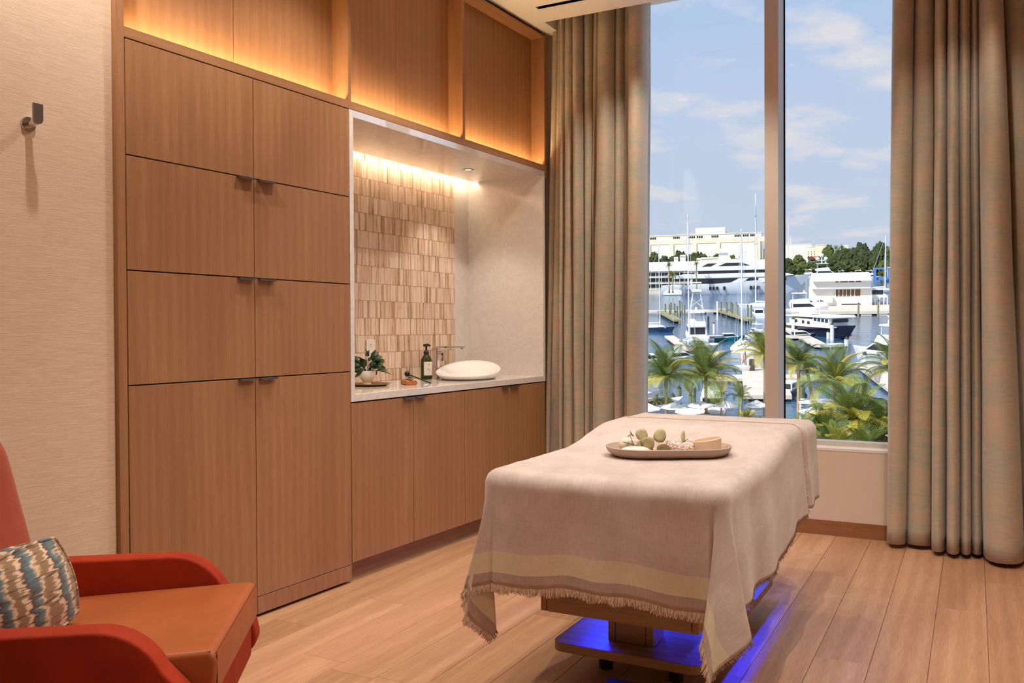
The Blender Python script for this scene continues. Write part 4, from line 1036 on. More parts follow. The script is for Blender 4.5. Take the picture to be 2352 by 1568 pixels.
# ------------------------------------------------------------------ superyacht
a, b = spot(1521, 677), spot(1863, 671)
c, rz, L = between(a, b); S = L/67.0
sy = et('superyacht', 'long white superyacht with three decks moored before the motel', 'yacht', c, rz)
hull_mb(L, 11*S, 4.3*S, 8.4*S, 1.2, 22, 2.6, 0.10).build('hull', M['x_white'], sy, smooth='auto')
def sp(poly): return [(x*S, z*S) for x, z in poly]
house(sy, 'aft_terrace', sp([(-32.5, 0.2), (-24, 0.2), (-24, 4.6), (-29.5, 4.6)]), 9.6*S, M['x_white'])
house(sy, 'main_deck_house', sp([(-20, 4.3), (14, 5.2), (19, 6.0), (13, 8.2), (-20, 8.2)]), 9.6*S, M['x_white'])
band(sy, sp([(-19, 5.0), (-2.5, 5.0), (2.0, 7.4), (-19, 7.4)]), 9.6*S); band(sy, sp([(3.0, 5.4), (10.5, 5.6), (10.5, 7.4), (6.5, 7.4)]), 9.6*S)
for x in (12.0, 16.5, 20.0): band(sy, sp(rect(x, x+2.6, 5.9, 7.5)), (9.0-(x-12)*0.35)*S, name='window')
house(sy, 'upper_deck', sp([(-28, 7.6), (18, 7.8), (26, 8.2), (20, 9.4), (-24, 9.4)]), 10.4*S, M['x_white'])
house(sy, 'upper_house', sp([(-17, 9.2), (17, 9.2), (13, 11.4), (-17, 11.4)]), 9.0*S, M['x_white'])
band(sy, sp([(-16.5, 9.6), (16.0, 9.6), (13.5, 11.0), (-16.5, 11.0)]), 9.0*S)
house(sy, 'bridge_deck', sp([(-21, 11.0), (14, 11.0), (18, 11.4), (13, 12.8), (-18, 12.6)]), 9.8*S, M['x_white'])
house(sy, 'bridge_house', sp([(-14, 12.6), (9, 12.6), (3.5, 14.9), (-8, 14.9)]), 8.0*S, M['x_white'])
band(sy, sp([(-7.5, 12.9), (7.0, 12.9), (3.2, 14.4), (-4.0, 14.4)]), 8.0*S); band(sy, sp([(-15.0, 12.9), (-10.6, 12.9), (-8.0, 14.3), (-12.2, 14.3)]), 8.0*S)
house(sy, 'sun_deck', sp([(-13, 14.7), (5, 14.7), (0, 16.0), (-10, 16.0)]), 7.0*S, M['x_white'])
rm = house(sy, 'radar_mast', sp([(-7.5, 15.8), (-1.5, 15.8), (-4.6, 21.0), (-6.6, 21.0)]), 1.6*S, M['x_white'])
MB().tube(sp3 := [(-5.6*S, 0, 20.6*S), (-4.9*S, 0, 23.6*S)], 0.14*S, 6).box(-7.6*S, -3.4*S, -1.6*S, 1.6*S, 19.0*S, 19.3*S).build('antenna', M['x_white'], rm)
MB().lathe([(0.01, 15.9*S), (1.0*S, 16.3*S), (1.15*S, 17.0*S), (0.8*S, 17.8*S), (0.01, 18.1*S)], 14, 1.2*S, 0).build('satellite_dome', M['x_white'], sy, smooth=True)
for x in (-11.5, -10.0, -8.4, -5.2, -1.4+8, 8.2, 9.8):
    MB().box(x*S, (x+1.0)*S, -5.55*S, 5.55*S, 2.1*S, 3.7*S).build('porthole', M['x_glass'], sy)
for x in (-21.5, -19.6, -17.6): MB().box(x*S, (x+1.2)*S, -5.4*S, 5.4*S, 2.0*S, 2.7*S).build('porthole', M['x_glass'], sy)
# ------------------------------------------------------------------ big terminal building
def block(t, name, x0, x1, y0, y1, z0, z1, mat): return MB().box(x0, x1, y0, y1, z0, z1).build(name, mat, t)
Yb = 640
l0, l1 = at_y(1440, 600, Yb), at_y(1749, 600, Yb); zt = at_y(1600, 537.5, Yb).z; z1_ = at_y(1600, 548, Yb).z; z2_ = at_y(1600, 559, Yb).z
tb = et('terminal_building', 'huge white and peach flat-roofed building behind the superyacht', 'building', Vector((l0.x, Yb, 0)))
Wd = l1.x-l0.x
block(tb, 'wall', 0, Wd, 0.3, 60, 0, zt-0.6, M['x_wall']); block(tb, 'parapet', -0.3, Wd+0.3, 0, 60, zt-0.6, zt, M['x_peach'])
block(tb, 'band', -0.2, Wd+2.5, 0.0, 60, z2_, z1_, M['x_peach'])
for u in (1490, 1543, 1596, 1650, 1742):
    x = at_y(u, 570, Yb).x-l0.x; block(tb, 'pilaster', x-1.3, x+1.3, -0.4, 0.4, 0, z2_, M['x_peach'])
x0, x1 = at_y(1596, 530, Yb).x-l0.x, at_y(1664, 530, Yb).x-l0.x; block(tb, 'plant_room', x0, x1, 6, 40, zt, at_y(1600, 523.5, Yb).z, M['x_wall'])
za, zb = at_y(1600, 546.5, Yb).z, at_y(1600, 541.8, Yb).z
for (u0, u1) in ((1478, 1489), (1493, 1508), (1546, 1562), (1581, 1597), (1600, 1615), (1634, 1651), (1687, 1703), (1706, 1721), (1723, 1736)):
    n = max(2, int((u1-u0)/4))
    for i in range(n):
        xa = at_y(u0+(u1-u0)*i/n, 544, Yb).x-l0.x; xb = at_y(u0+(u1-u0)*(i+0.72)/n, 544, Yb).x-l0.x; block(tb, 'window', xa, xb, 0.1, 0.5, za, zb, M['x_glass'])
an = et('annex_building', 'small grey annex at the right end of the big terminal', 'building', Vector((l1.x+1, Yb+10, 0)))
block(an, 'wall', 0, 30, 0, 20, 0, zt-12, M['x_wall']); block(an, 'window', 2, 8, -0.2, 0.1, zt-22, zt-15, M['x_glass'])
# ------------------------------------------------------------------ three-storey motel with a long pale roof
p0 = spot(1440, 668, 1.5); Ym = p0.y+6
def mx(u): return at_y(u, 640, Ym).x
def mz(v): return at_y(1600, v, Ym).z
mo_ = et('motel', 'white three-storey motel with balconies and a long pale roof', 'building', Vector((0, Ym, 0)))
block(mo_, 'wall', mx(1440), mx(1600), 0.6, 14, 1.5, mz(621), M['x_wall'])
for k, (va, vb) in enumerate(((625, 631), (637, 645.5), (651, 659))):
    block(mo_, 'balcony_shade_band', mx(1440), mx(1594), 0.3, 0.62, mz(vb), mz(va), M['x_glass'])  # dark box standing in for the shade inside the balconies
    block(mo_, 'balcony_slab', mx(1440), mx(1597), -1.3, 0.6, mz(vb+4.4), mz(vb+3.2), M['x_wall'])
    block(mo_, 'railing', mx(1440), mx(1597), -1.3, -1.2, mz(vb+3.2), mz(vb), M['x_grey'])
for u in (1461, 1478, 1495, 1507, 1520, 1536, 1549, 1562, 1580, 1597): block(mo_, 'post', mx(u)-0.12, mx(u)+0.12, -1.35, -1.1, 1.5, mz(621), M['x_wall'])
roof = MB(); X0, X1 = mx(1440), mx(1770); za, zb = mz(620.5), mz(600)
roof.prism([(-2.0, za), (7, zb), (16, za)], 0, X0, X1); roof.build('roof', M['x_wall'], mo_)
MB().prism([(mx(1440), za), (mx(1497), za), (mx(1474), mz(601)), (mx(1440), mz(601))], 1, -2.6, -2.2).build('gable', M['x_grey'], mo_)
# ------------------------------------------------------------------ trees
def crown_mesh(name, mat, seed, blobs=9, sq=0.8):
    rnd = random.Random(seed); bm = bmesh.new()
    for i in range(blobs):
        c = Vector((rnd.uniform(-0.6, 0.6), rnd.uniform(-0.5, 0.5), rnd.uniform(0.25, 0.85)*sq)) if i else Vector((0, 0, 0.5*sq)); r = rnd.uniform(0.26, 0.42)
        b0 = len(bm.verts); res = bmesh.ops.create_icosphere(bm, subdivisions=4, radius=r, matrix=Matrix.Translation(c))
        for vv in res['verts']:
            d = (vv.co-c).normalized(); vv.co += d*r*(0.30*noise.noise(vv.co*6+Vector((seed, 0, 0))) + 0.25*noise.noise(vv.co*16) + 0.20*noise.noise(vv.co*38))
    me = bpy.data.meshes.new(name); bm.to_mesh(me); bm.free(); me.materials.append(mat); return me
CROWNS = [crown_mesh('crown', M['x_tree'], 1), crown_mesh('crown', M['x_tree2'], 2), crown_mesh('crown', M['x_tree'], 3, 11, 0.7)]
def tree(u, v_base, v_top, wpx, label, y=None, k=0, h=1.5, group=None):
    p = spot(u, v_base, h) if y is None else Vector((at_y(u, v_base, y).x, y, h))
    ztp = at_y(u, v_top, p.y).z; hg = max(3.0, ztp-h); w = wpx*p.y/F_PX
    t = et('tree', label, 'tree', p, u*0.7, group)
    MB().tube([(0, 0, 0), (0, 0, hg*0.55)], [0.35, 0.2], 6).build('trunk', M['x_trunk'], t)
    c = obj('crown', CROWNS[k % 3], t); c.scale = (w/0.95, w/1.1, hg*0.92); c.location = (0, 0, hg*0.08)
for (u, vt, w, y, k, lab) in ((1484, 581, 26, 560, 0, 'dark tree at the left end below the big terminal'), (1510, 586, 30, 565, 1, 'olive tree below the left windows of the terminal'),
        (1552, 577, 36, 570, 2, 'wide dark tree left of the mast before the terminal'), (1585, 574, 44, 575, 0, 'tallest dark tree before the terminal facade'), (1612, 579, 34, 572, 2, 'dark tree right of the tallest one before the terminal'),
        (1640, 590, 30, 565, 1, 'low olive shrub tree before the terminal pilaster'), (1690, 592, 34, 565, 1, 'low olive tree beside the radar dome'), (1752, 588, 18, 560, 0, 'dark tree beside the window mullion at the annex')):
    tree(u, 600, vt, w, lab, y, k, 1.5, 'trees before the terminal')
for i, (u0, u1, vt, vb) in enumerate(((1548, 1556, 590, 600), (1562, 1574, 585, 600), (1600, 1610, 593, 600), (1610, 1650, 590, 600))):
    A, B_ = at_y(u0, vb, 520), at_y(u1, vt, 520); t = et('roof_unit', ('small white roof unit left of the tall mast', 'square white roof unit beside the tall mast', 'white roof box between the trees', 'long cream roof unit behind the motel roof')[i], 'roof unit', Vector((A.x, 520, A.z-14)))
    MB().box(0, B_.x-A.x, 0, 5, 0, B_.z-A.z+14).build('casing', M['x_wall'] if i < 3 else M['x_peach'], t); MB().box(0.3, B_.x-A.x-0.3, -0.1, 0.05, B_.z-A.z+12.6, B_.z-A.z+13.3).build('grille', M['x_grey'], t)
# right-hand background
def far_building(name, label, u0, u1, vt, vb, y, mat, wins=(), roofm=None, roof_px=0):
    A, B_ = at_y(u0, vb, y), at_y(u1, vt, y); t = et(name, label, 'building', Vector((A.x, y, 1.5))); w, hh = B_.x-A.x, B_.z-1.5
    block(t, 'wall', 0, w, 0, 14, 0, hh, mat)
    for (a, b, c, d) in wins:
        q, r = at_y(a, d, y), at_y(b, c, y); block(t, 'window', q.x-A.x, r.x-A.x, -0.15, 0.1, q.z-1.5, r.z-1.5, M['x_glass'])
    if roofm:
        e = roof_px*y/F_PX; MB().prism([(-1.0, hh), (7, hh+e), (15, hh)], 0, -0.8, w+0.8).build('roof', roofm, t)
    else: block(t, 'parapet', -0.2, w+0.2, -0.2, 14.2, hh, hh+0.5, mat)
    return t
far_building('apartment_block', 'white apartment block beside the window mullion', 1800, 1864, 561, 600, 800, M['x_wall'], [(1806, 1838, 573, 577), (1806, 1838, 580, 584), (1845, 1862, 566, 568.5)])
far_building('apartment_block', 'cream apartment block with rows of small windows', 1838, 1878, 567, 605, 760, M['x_peach'], [(1842+7*i, 1843.5+7*i, 577+5*j, 579+5*j) for i in range(5) for j in range(3)])
far_building('tower_block', 'tall peach tower block with one column of windows', 1875, 1895, 563, 610, 740, M['x_peach'], [(1890, 1893, 572+7*j, 575.5+7*j) for j in range(3)])
far_building('grey_block', 'low grey block right of the peach tower', 1896, 1914, 570, 600, 770, M['x_grey'])
far_building('yellow_house', 'long yellow flat-roofed house before the trees', 1898, 1955, 582, 600, 700, M['x_yellow'], [(1905+4*i, 1908+4*i, 588, 591.5) for i in range(2)]+[(1923+4*i, 1926+4*i, 588, 591.5) for i in range(2)])
far_building('villa', 'peach villa with a red tiled roof and dark balconies', 1858, 1884, 594, 615, 660, M['x_peach'], [(1862, 1874, 596, 599), (1862, 1873, 603, 605.5)], M['x_red'], 5)
far_building('villa', 'low house with a red tiled roof among the trees', 1960, 1986, 596, 612, 665, M['x_peach'], [], M['x_red'], 6)
far_building('warehouse', 'warehouse with a bright blue roof by the right curtain', 2032, 2062, 573, 585, 720, M['x_peach'], [(2034, 2060, 577, 579)], M['x_roofblue'], 8)
far_building('white_tower', 'slim white tower rising behind the yellow house', 1936, 1948, 564, 600, 790, M['x_wall'])
for i, (u, vb, vt, w, k) in enumerate(((1815, 625, 588, 34, 0), (1842, 625, 590, 30, 1), (1902, 622, 570, 30, 1), (1925, 624, 566, 36, 0), (1965, 618, 558, 34, 2), (1985, 620, 556, 38, 0), (2012, 620, 557, 40, 2), (2036, 622, 575, 40, 1), (2058, 622, 560, 30, 0), (1895, 632, 602, 44, 0), (1925, 632, 592, 52, 2), (1955, 632, 594, 46, 0), (1985, 632, 600, 48, 1), (2015, 632, 590, 52, 1), (2046, 632, 588, 46, 1), (1822, 633, 606, 30, 0), (1852, 633, 604, 34, 1))):
    labs = ('dark tree below the white apartment block', 'olive tree below the cream apartment block', 'olive tree right of the peach tower', 'dark tree behind the yellow house', 'tall tree right of the yellow house', 'tall feathery tree behind the red roof', 'tallest tree right of the red-roofed house', 'olive tree left of the blue roof', 'dark tree by the right curtain', 'dark tree behind the radar domes', 'broad dark tree below the yellow house', 'broad dark tree left of the low red roof', 'olive tree below the low red roof', 'olive tree above the clubhouse right end', 'olive tree behind the blue boat lift', 'dark shrub tree at the yacht bow', 'olive shrub tree behind the yacht bow')
    tree(u, vb, vt, w, labs[i], 640-8*i if i < 9 else 596+(i % 4)*3, k, 1.5, 'trees behind the marina')
# ------------------------------------------------------------------ clubhouse on its own pier
pc_ = spot(1870, 702, 1.5); Yc = pc_.y
def cx(u): return at_y(u, 660, Yc).x
def cz(v): return at_y(1930, v, Yc).z
ch_ = et('clubhouse', 'white two-storey clubhouse on the pier with a wide window', 'building', Vector((0, Yc, 0)))
block(ch_, 'ground_floor', cx(1863), cx(2003), 0, 18, 1.4, cz(663), M['x_wall']); block(ch_, 'upper_floor', cx(1864), cx(2001), 0.6, 17, cz(663), cz(644), M['x_wall'])
MB().prism([(-1.0, cz(645)), (9, cz(628)), (18, cz(645))], 0, cx(1866), cx(2002)).build('roof', M['x_wall'], ch_)
block(ch_, 'awning', cx(1865), cx(2003), -1.6, 0.2, cz(663.6), cz(661.8), M['x_grey'])
for (a, b) in ((1919, 1926), (1930, 1947), (1950, 1962), (1966, 1978)): block(ch_, 'upper_window', cx(a), cx(b), 0.45, 0.65, cz(648.6), cz(645.4), M['x_brown'])
wv_ = block(ch_, 'picture_window', cx(1919), cx(1977), -0.12, 0.1, cz(680), cz(664.5), M['x_brown'])
for u in (1919, 1927, 1936, 1944, 1954, 1963, 1977): block(wv_, 'window_bar', cx(u)-0.10, cx(u)+0.10, -0.2, -0.1, cz(680.5), cz(664), M['x_wall'])
block(ch_, 'louvre', cx(1933), cx(1977), -0.1, 0.1, cz(700), cz(697.5), M['x_glass'])
MB().prism([(cx(2003), cz(660)), (cx(2041), cz(681)), (cx(2041), cz(685)), (cx(2003), cz(685))], 1, 2, 12).build('lean_to', M['x_wall'], ch_)
for u in (2012, 2022, 2032, 2040): block(ch_, 'lean_to_post', cx(u)-0.15, cx(u)+0.15, 1.8, 2.1, 1.4, cz(684), M['x_wall'])
block(ch_, 'lean_to_glazing', cx(2004), cx(2030), 1.9, 2.0, cz(678), cz(668), M['x_glass'])
block(ch_, 'side_stair', cx(1836), cx(1863), 1, 4, 1.4, cz(690), M['x_wall']); block(ch_, 'air_unit', cx(1897), cx(1912), -1.6, -0.1, cz(694), cz(679), M['x_white'])
pr_ = et('clubhouse_pier', 'concrete pier under the white clubhouse', 'pier', Vector((0, 0, 0)))
pa = spot(1822, 716, 1.4); 
MB().box(at_y(1818, 716, pa.y).x, at_y(2075, 716, pa.y).x, pa.y, Yc+24, 0.5, 1.4).build('deck', M['x_concrete'], pr_)
for u in (1825, 1860, 1905, 1950, 1990, 2030): x = at_y(u, 716, pa.y).x; MB().box(x-1.6, x+1.6, pa.y+0.2, pa.y+2, -1, 0.5).build('pier_leg', M['x_concrete'], pr_)
MB().box(at_y(1818, 716, pa.y).x, at_y(2075, 716, pa.y).x, pa.y+3, pa.y+3.4, -1, 0.5).build('under_deck_shade', M['x_dark'], pr_)  # dark sheet standing in for the shade below the pier deck
for (u, v, w, lab) in ((1858, 700, 20, 'navy market umbrella left of the clubhouse'), (1884, 699, 18, 'navy market umbrella against the clubhouse wall')):
    q = spot(u, v+9, 1.4); s = w*q.y/F_PX/2; t = et('market_umbrella', lab, 'umbrella', q)
    MB().lathe([(s, 2.3), (0.05, 2.3+s*0.42)], 8, cap=False).build('canopy', M['x_canvas_d'], t); MB().cyl(0, 0, 0, 2.5, 0.05, n=6).build('pole', M['x_grey'], t)
# blue boat lift and boats behind the clubhouse
q = spot(2028, 652, 1.5); bl = et('boat_lift', 'blue steel travelling boat lift right of the clubhouse', 'boat lift', q); s = q.y/F_PX
for sx in (-15, 13):
    for sy_ in (0, 6): MB().box(sx*s-0.3, sx*s+0.3, sy_-0.3, sy_+0.3, 0, 31*s).build('leg', M['x_lift'], bl)
MB().box(-15*s-0.4, 13*s+0.4, -0.4, 0.4, 31*s, 34*s).build('top_beam', M['x_lift'], bl); MB().box(-15*s-0.4, 13*s+0.4, 5.6, 6.4, 31*s, 34*s).build('top_beam', M['x_lift'], bl)
MB().box(-12*s, 10*s, 1, 5, 8*s, 14*s).build('sling_load', M['x_lift'], bl)
M['x_shed'] = M['x_wall']
far_building('boat_shed', 'plain white boat shed beside the right curtain', 2044, 2075, 616, 645, 520, M['x_wall'], [(2048, 2056, 625, 634)])
# ------------------------------------------------------------------ sailing boats
sailboat(1516, 762, 560, 'blue-hulled sailboat with wooden trim by the left curtain', 11, 3.2, -0.25, M['x_blue'], 0.13, mx=0.10)
sailboat(1583, 800, 498, 'white sailboat whose mast rises before the sportfishing boat', 12, 3.4, 1.35, None, 0.17)
sailboat(1704, 802, 535, 'white sailboat with the tall mast right of the teal boat', 12, 3.4, 1.45, None, 0.17)
sailboat(1736, 708, 456, 'white sailboat with the tallest mast beside the mullion', 17, 4.4, 2.7, None, 0.24)
sailboat(2033, 672, 551, 'white sailboat moored right of the clubhouse', 15, 4.2, 0.15, None, 0.30)
sailboat(1811, 634, 523, 'distant sailboat mast just right of the mullion', 14, 4, 0.3, None, 0.30)
sailboat(1816, 630, 545, 'distant shorter mast just right of the mullion', 12, 4, 0.3, None, 0.28)
# ------------------------------------------------------------------ sportfishing boat
def motorboat(u, v, L, B, rz, label, hull=None, flybridge=True, tower=False, cat='motorboat', name='motorboat', canvas=None):
    t = et(name, label, cat, spot(u, v), rz); k = L/14.0
    hull_mb(L, B, 1.5*k, 2.5*k, 0.7).build('hull', hull or M['x_white'], t, smooth='auto')
    house(t, 'cabin', [(-3.2*k, 1.4*k), (4.2*k, 1.9*k), (1.6*k, 3.5*k), (-3.2*k, 3.5*k)], B*0.80, M['x_white'])
    band(t, [(-2.9*k, 2.2*k), (3.1*k, 2.3*k), (1.7*k, 3.2*k), (-2.9*k, 3.2*k)], B*0.80)
    MB().box(-3.25*k, -3.15*k, -B*0.33, B*0.33, 1.9*k, 3.2*k).build('cabin_door', M['x_glass'], t)
    MB().box(-6.6*k, -3.2*k, -B*0.42, B*0.42, 1.0*k, 1.55*k).build('cockpit', M['x_concrete'], t)
    if flybridge:
        house(t, 'flybridge', [(-3.6*k, 3.4*k), (1.9*k, 3.4*k), (1.2*k, 4.6*k), (-1.0*k, 4.5*k), (-3.6*k, 4.1*k)], B*0.72, M['x_white'])
        house(t, 'hard_top', [(-3.2*k, 6.0*k), (1.2*k, 6.0*k), (0.9*k, 6.25*k), (-3.2*k, 6.25*k)], B*0.66, canvas or M['x_white'])
        for sx in (-2.8, 0.7):
            for s_ in (-1, 1): MB().tube([(sx*k, s_*B*0.30, 4.2*k), (sx*k, s_*B*0.28, 6.1*k)], 0.05*k, 5).build('top_support', M['x_white'], t)
        MB().tube([(0.2*k, 0, 6.2*k), (0.2*k, 0, 6.9*k)], 0.25*k, 8).build('radar', M['x_white'], t)
    if tower:
        m = MB()
        for s_ in (-1, 1):
            for (x0, x1) in ((-2.6, -1.4), (0.6, -0.4)): m.tube([(x0*k, s_*B*0.28, 6.2*k), (x1*k, s_*B*0.15, 10.2*k)], 0.05*k, 5)
            m.tube([(-2.4*k, s_*B*0.27, 7.0*k), (0.0, -s_*B*0.2, 8.6*k)], 0.04*k, 4); m.tube([(0.5*k, s_*B*0.27, 7.0*k), (-1.6*k, -s_*B*0.2, 8.6*k)], 0.04*k, 4)
        m.build('tower_frame', M['x_white'], t); house(t, 'tower_top', [(-1.9*k, 10.0*k), (0.2*k, 10.0*k), (0.1*k, 10.5*k), (-1.9*k, 10.5*k)], B*0.42, M['x_white'])
        house(t, 'tower_shade', [(-1.9*k, 11.7*k), (0.2*k, 11.7*k), (0.2*k, 11.85*k), (-1.9*k, 11.85*k)], B*0.44, M['x_canvas'])
        for s_ in (-1, 1): MB().tube([(-0.9*k, s_*B*0.18, 10.4*k), (-0.9*k, s_*B*0.18, 11.8*k)], 0.035*k, 4).build('shade_post', M['x_white'], t); MB().tube([(0, s_*B*0.45, 3.0*k), (-4*k, s_*B*1.1, 11*k)], 0.03*k, 4).build('outrigger', M['x_wire'], t)
    return t
motorboat(1600, 786, 17.5, 5.4, 1.72, 'white sportfishing boat with a lookout tower', tower=True)
motorboat(1676, 782, 7.5, 2.6, 0.15, 'small teal centre-console boat', M['x_teal'], False, name='runabout')
motorboat(1738, 782, 9.5, 3.2, 1.9, 'white fishing boat beside the mullion near the teal boat', flybridge=True)
motorboat(1741, 728, 11, 3.6, 1.7, 'white motorboat with a covered sail beside the mullion', flybridge=False)
motorboat(1497, 958, 12.5, 4.2, 0.9, 'white powerboat at the near quay by the left curtain')
motorboat(1640, 952, 12.0, 4.0, 1.55, 'white powerboat behind the second palm trunk', tower=True)
motorboat(2045, 838, 17.5, 5.2, 2.35, 'white cabin cruiser by the right curtain')
motorboat(1838, 778, 8.0, 2.8, 0.3, 'small dark-hulled runabout on the inner dock', M['x_navy'], False, name='runabout')
motorboat(1812, 905, 8.5, 3.0, 1.2, 'dark green launch just right of the mullion', plain('dark_green_hull', srgb(28, 48, 48), 0.3), False, name='launch')
motorboat(1490, 838, 9.0, 3.0, 0.3, 'white motorboat half hidden by the left palm', flybridge=False)
motorboat(1560, 832, 9.0, 3.0, 0.5, 'white motorboat between the two left palms', flybridge=False)
motorboat(2052, 735, 9.0, 3.2, 1.6, 'white boat moored under the pier beside the right curtain', flybridge=False)
for (u, v, w, rz, lab) in ((1860, 640, 13, 0.2, 'white boat left of the radar domes'), (1935, 640, 11, 0.1, 'white boat right of the radar domes'), (1975, 641, 12, -0.1, 'white boat behind the clubhouse ridge'), (2000, 642, 12, 0.1, 'white boat left of the blue boat lift')):
    motorboat(u, v, w, w*0.3, rz, lab, flybridge=True)
dy = motorboat(1895, 641, 22, 6, 0.1, 'white yacht with three satellite domes behind the clubhouse')
for (x, z, r) in ((-2.0, 14.6, 1.35), (-4.4, 12.6, 1.25), (0.4, 12.6, 1.25)):
    MB().lathe([(0.02, z-r), (r*0.8, z-r*0.6), (r, z), (r*0.75, z+r*0.7), (0.02, z+r)], 12, x, 0).build('satellite_dome', M['x_white'], dy, smooth=True)
MB().tube([(-2.0, 0, 9.5), (-2.0, 0, 13.4)], 0.35, 6).tube([(-4.4, 0, 11.6), (0.4, 0, 11.6)], 0.25, 6).build('dome_mast', M['x_white'], dy)
# navy trawler yacht
a, b = spot(1822, 757), spot(1966, 784); c, rz, L = between(a, b); k = L/22.0
ny = et('trawler_yacht', 'navy-hulled trawler yacht with a white wheelhouse', 'yacht', c, rz)
hull_mb(L, 5*k, 1.9*k, 4.0*k, 0.9, 18, 2.2, 0.12).build('hull', M['x_navy'], ny, smooth='auto')
house(ny, 'bulwark', [(-9*k, 1.8*k), (7*k, 2.9*k), (7*k, 3.2*k), (-9*k, 2.4*k)], 5.4*k, M['x_white'])
house(ny, 'saloon', [(-8.5*k, 2.0*k), (1.0*k, 2.6*k), (1.0*k, 4.5*k), (-8.5*k, 4.2*k)], 4.6*k, plain('cream_gelcoat', srgb(240, 228, 206), 0.4))
for x in (-7.4, -6.2, -3.6, -1.6): band(ny, [(x*k, 2.9*k), ((x+0.9)*k, 2.95*k), ((x+0.9)*k, 3.8*k), (x*k, 3.75*k)], 4.6*k, name='window')
house(ny, 'wheelhouse', [(0.5*k, 2.7*k), (6.0*k, 3.2*k), (6.2*k, 5.6*k), (0.5*k, 5.4*k)], 4.8*k, M['x_white'])
for x in (0.9, 2.2, 3.5, 4.8): band(ny, [(x*k, 4.1*k), ((x+1.0)*k, 4.15*k), ((x+1.05)*k, 5.1*k), ((x+0.05)*k, 5.05*k)], 4.8*k, name='window')
for y in (-1.7, -0.6, 0.5): MB().box(6.02*k, 6.25*k, y*k, (y+1.0)*k, 4.2*k, 5.1*k).build('front_window', M['x_glass'], ny)
house(ny, 'boat_deck', [(-9.5*k, 4.3*k), (6.9*k, 5.5*k), (6.6*k, 5.9*k), (-9.5*k, 4.7*k)], 5.4*k, M['x_white'])
MB().tube([(-1*k, 0, 5.5*k), (-1*k, 0, 9.5*k)], 0.12*k, 6).build('mast', M['x_white'], ny)
house(ny, 'tender', [(-7*k, 4.9*k), (-3*k, 5.0*k), (-2.4*k, 5.7*k), (-7*k, 5.6*k)], 1.8*k, M['x_canvas'])
MB().tube([(8.6*k, 0.5*k, 2.4*k), (8.0*k, 0.8*k, 1.2*k)], 0.15*k, 6).box(7.9*k, 8.5*k, 0.55*k, 0.9*k, 0.9*k, 1.3*k).build('anchor', M['x_grey'], ny)
for o in [q_ for q_ in bpy.data.objects if q_.parent == ny]:
    for v_ in o.data.vertices: v_.co.z *= 0.64; v_.co.y *= 0.85
# white houseboat with a canopy before the clubhouse
hb = motorboat(1845, 722, 16, 5, 0.05, 'white boat with a long canopy before the clubhouse', flybridge=True)
# ------------------------------------------------------------------ docks
def dock(name, label, pts, w, h=0.9, th=0.5, mat=None, legs=True):
    t = et(name, label, 'dock', Vector((0, 0, 0)))
    for p_, q_ in zip(pts[:-1], pts[1:]):
        d = (q_-p_).normalized(); n = Vector((-d.y, d.x, 0))*w/2
        m = MB(); vs = [p_-n-d*w*0.3, q_-n+d*w*0.3, q_+n+d*w*0.3, p_+n-d*w*0.3]
        m.v = [(v.x, v.y, h-th) for v in vs] + [(v.x, v.y, h) for v in vs]; m.f = [(0,3,2,1),(4,5,6,7),(0,1,5,4),(1,2,6,5),(2,3,7,6),(3,0,4,7)]
        m.build('deck_section', mat or M['x_concrete'], t)
        if legs:
            Ls = (q_-p_).length; nL = max(2, int(Ls/7))
            for i in range(nL):
                c = p_ + (q_-p_)*(i+0.5)/nL; MB().box(c.x-0.8, c.x+0.8, c.y-w/2*0.9, c.y+w/2*0.9, -1, h-th).build('dock_leg', M['x_dark'], t)  # leg colour carries the shade beneath the dock
    return t
dock('far_dock', 'long concrete dock with green piles across the far basin', [spot(1450, 716, 0.9), spot(1640, 714, 0.9), spot(1660, 712, 0.9)], 4, 1.3, 0.7)
dock('finger_dock', 'finger dock left of the sportfishing boat with green piles', [spot(1518, 716, 0.9), spot(1556, 736, 0.9)], 2.6, 1.3, 0.6, M['x_wood'])
dock('finger_dock', 'finger dock right of the sportfishing boat with green piles', [spot(1652, 713, 0.9), spot(1722, 735, 0.9)], 2.8, 1.3, 0.6, M['x_wood'])
dock('middle_dock', 'middle concrete dock beside the teal boat', [spot(1635, 772, 0.8), spot(1850, 772, 0.8)], 3.2, 0.9, 0.5)
dock('wood_dock', 'diagonal timber dock left of the sportfishing boat', [spot(1538, 772, 0.8), spot(1580, 802, 0.8)], 2.4, 0.9, 0.4, M['x_paver'])
dock('near_dock', 'wide concrete pontoon across the near basin', [spot(1640, 866, 0.8), spot(1905, 864, 0.8)], 4.4, 0.9, 0.5)
dock('curved_dock', 'broad concrete ramp dock beside the mullion', [spot(1738, 800, 0.8), spot(1762, 905, 0.8)], 7, 1.0, 0.6)
dock('cross_dock', 'concrete dock behind the trawler yacht bow', [spot(1806, 752, 0.8), spot(1885, 792, 0.8), spot(1930, 790, 0.8)], 3, 0.9, 0.5)
dock('cruiser_dock', 'concrete dock beside the white cabin cruiser', [spot(1985, 835, 0.8), spot(2075, 900, 0.8)], 3.5, 0.9, 0.5)
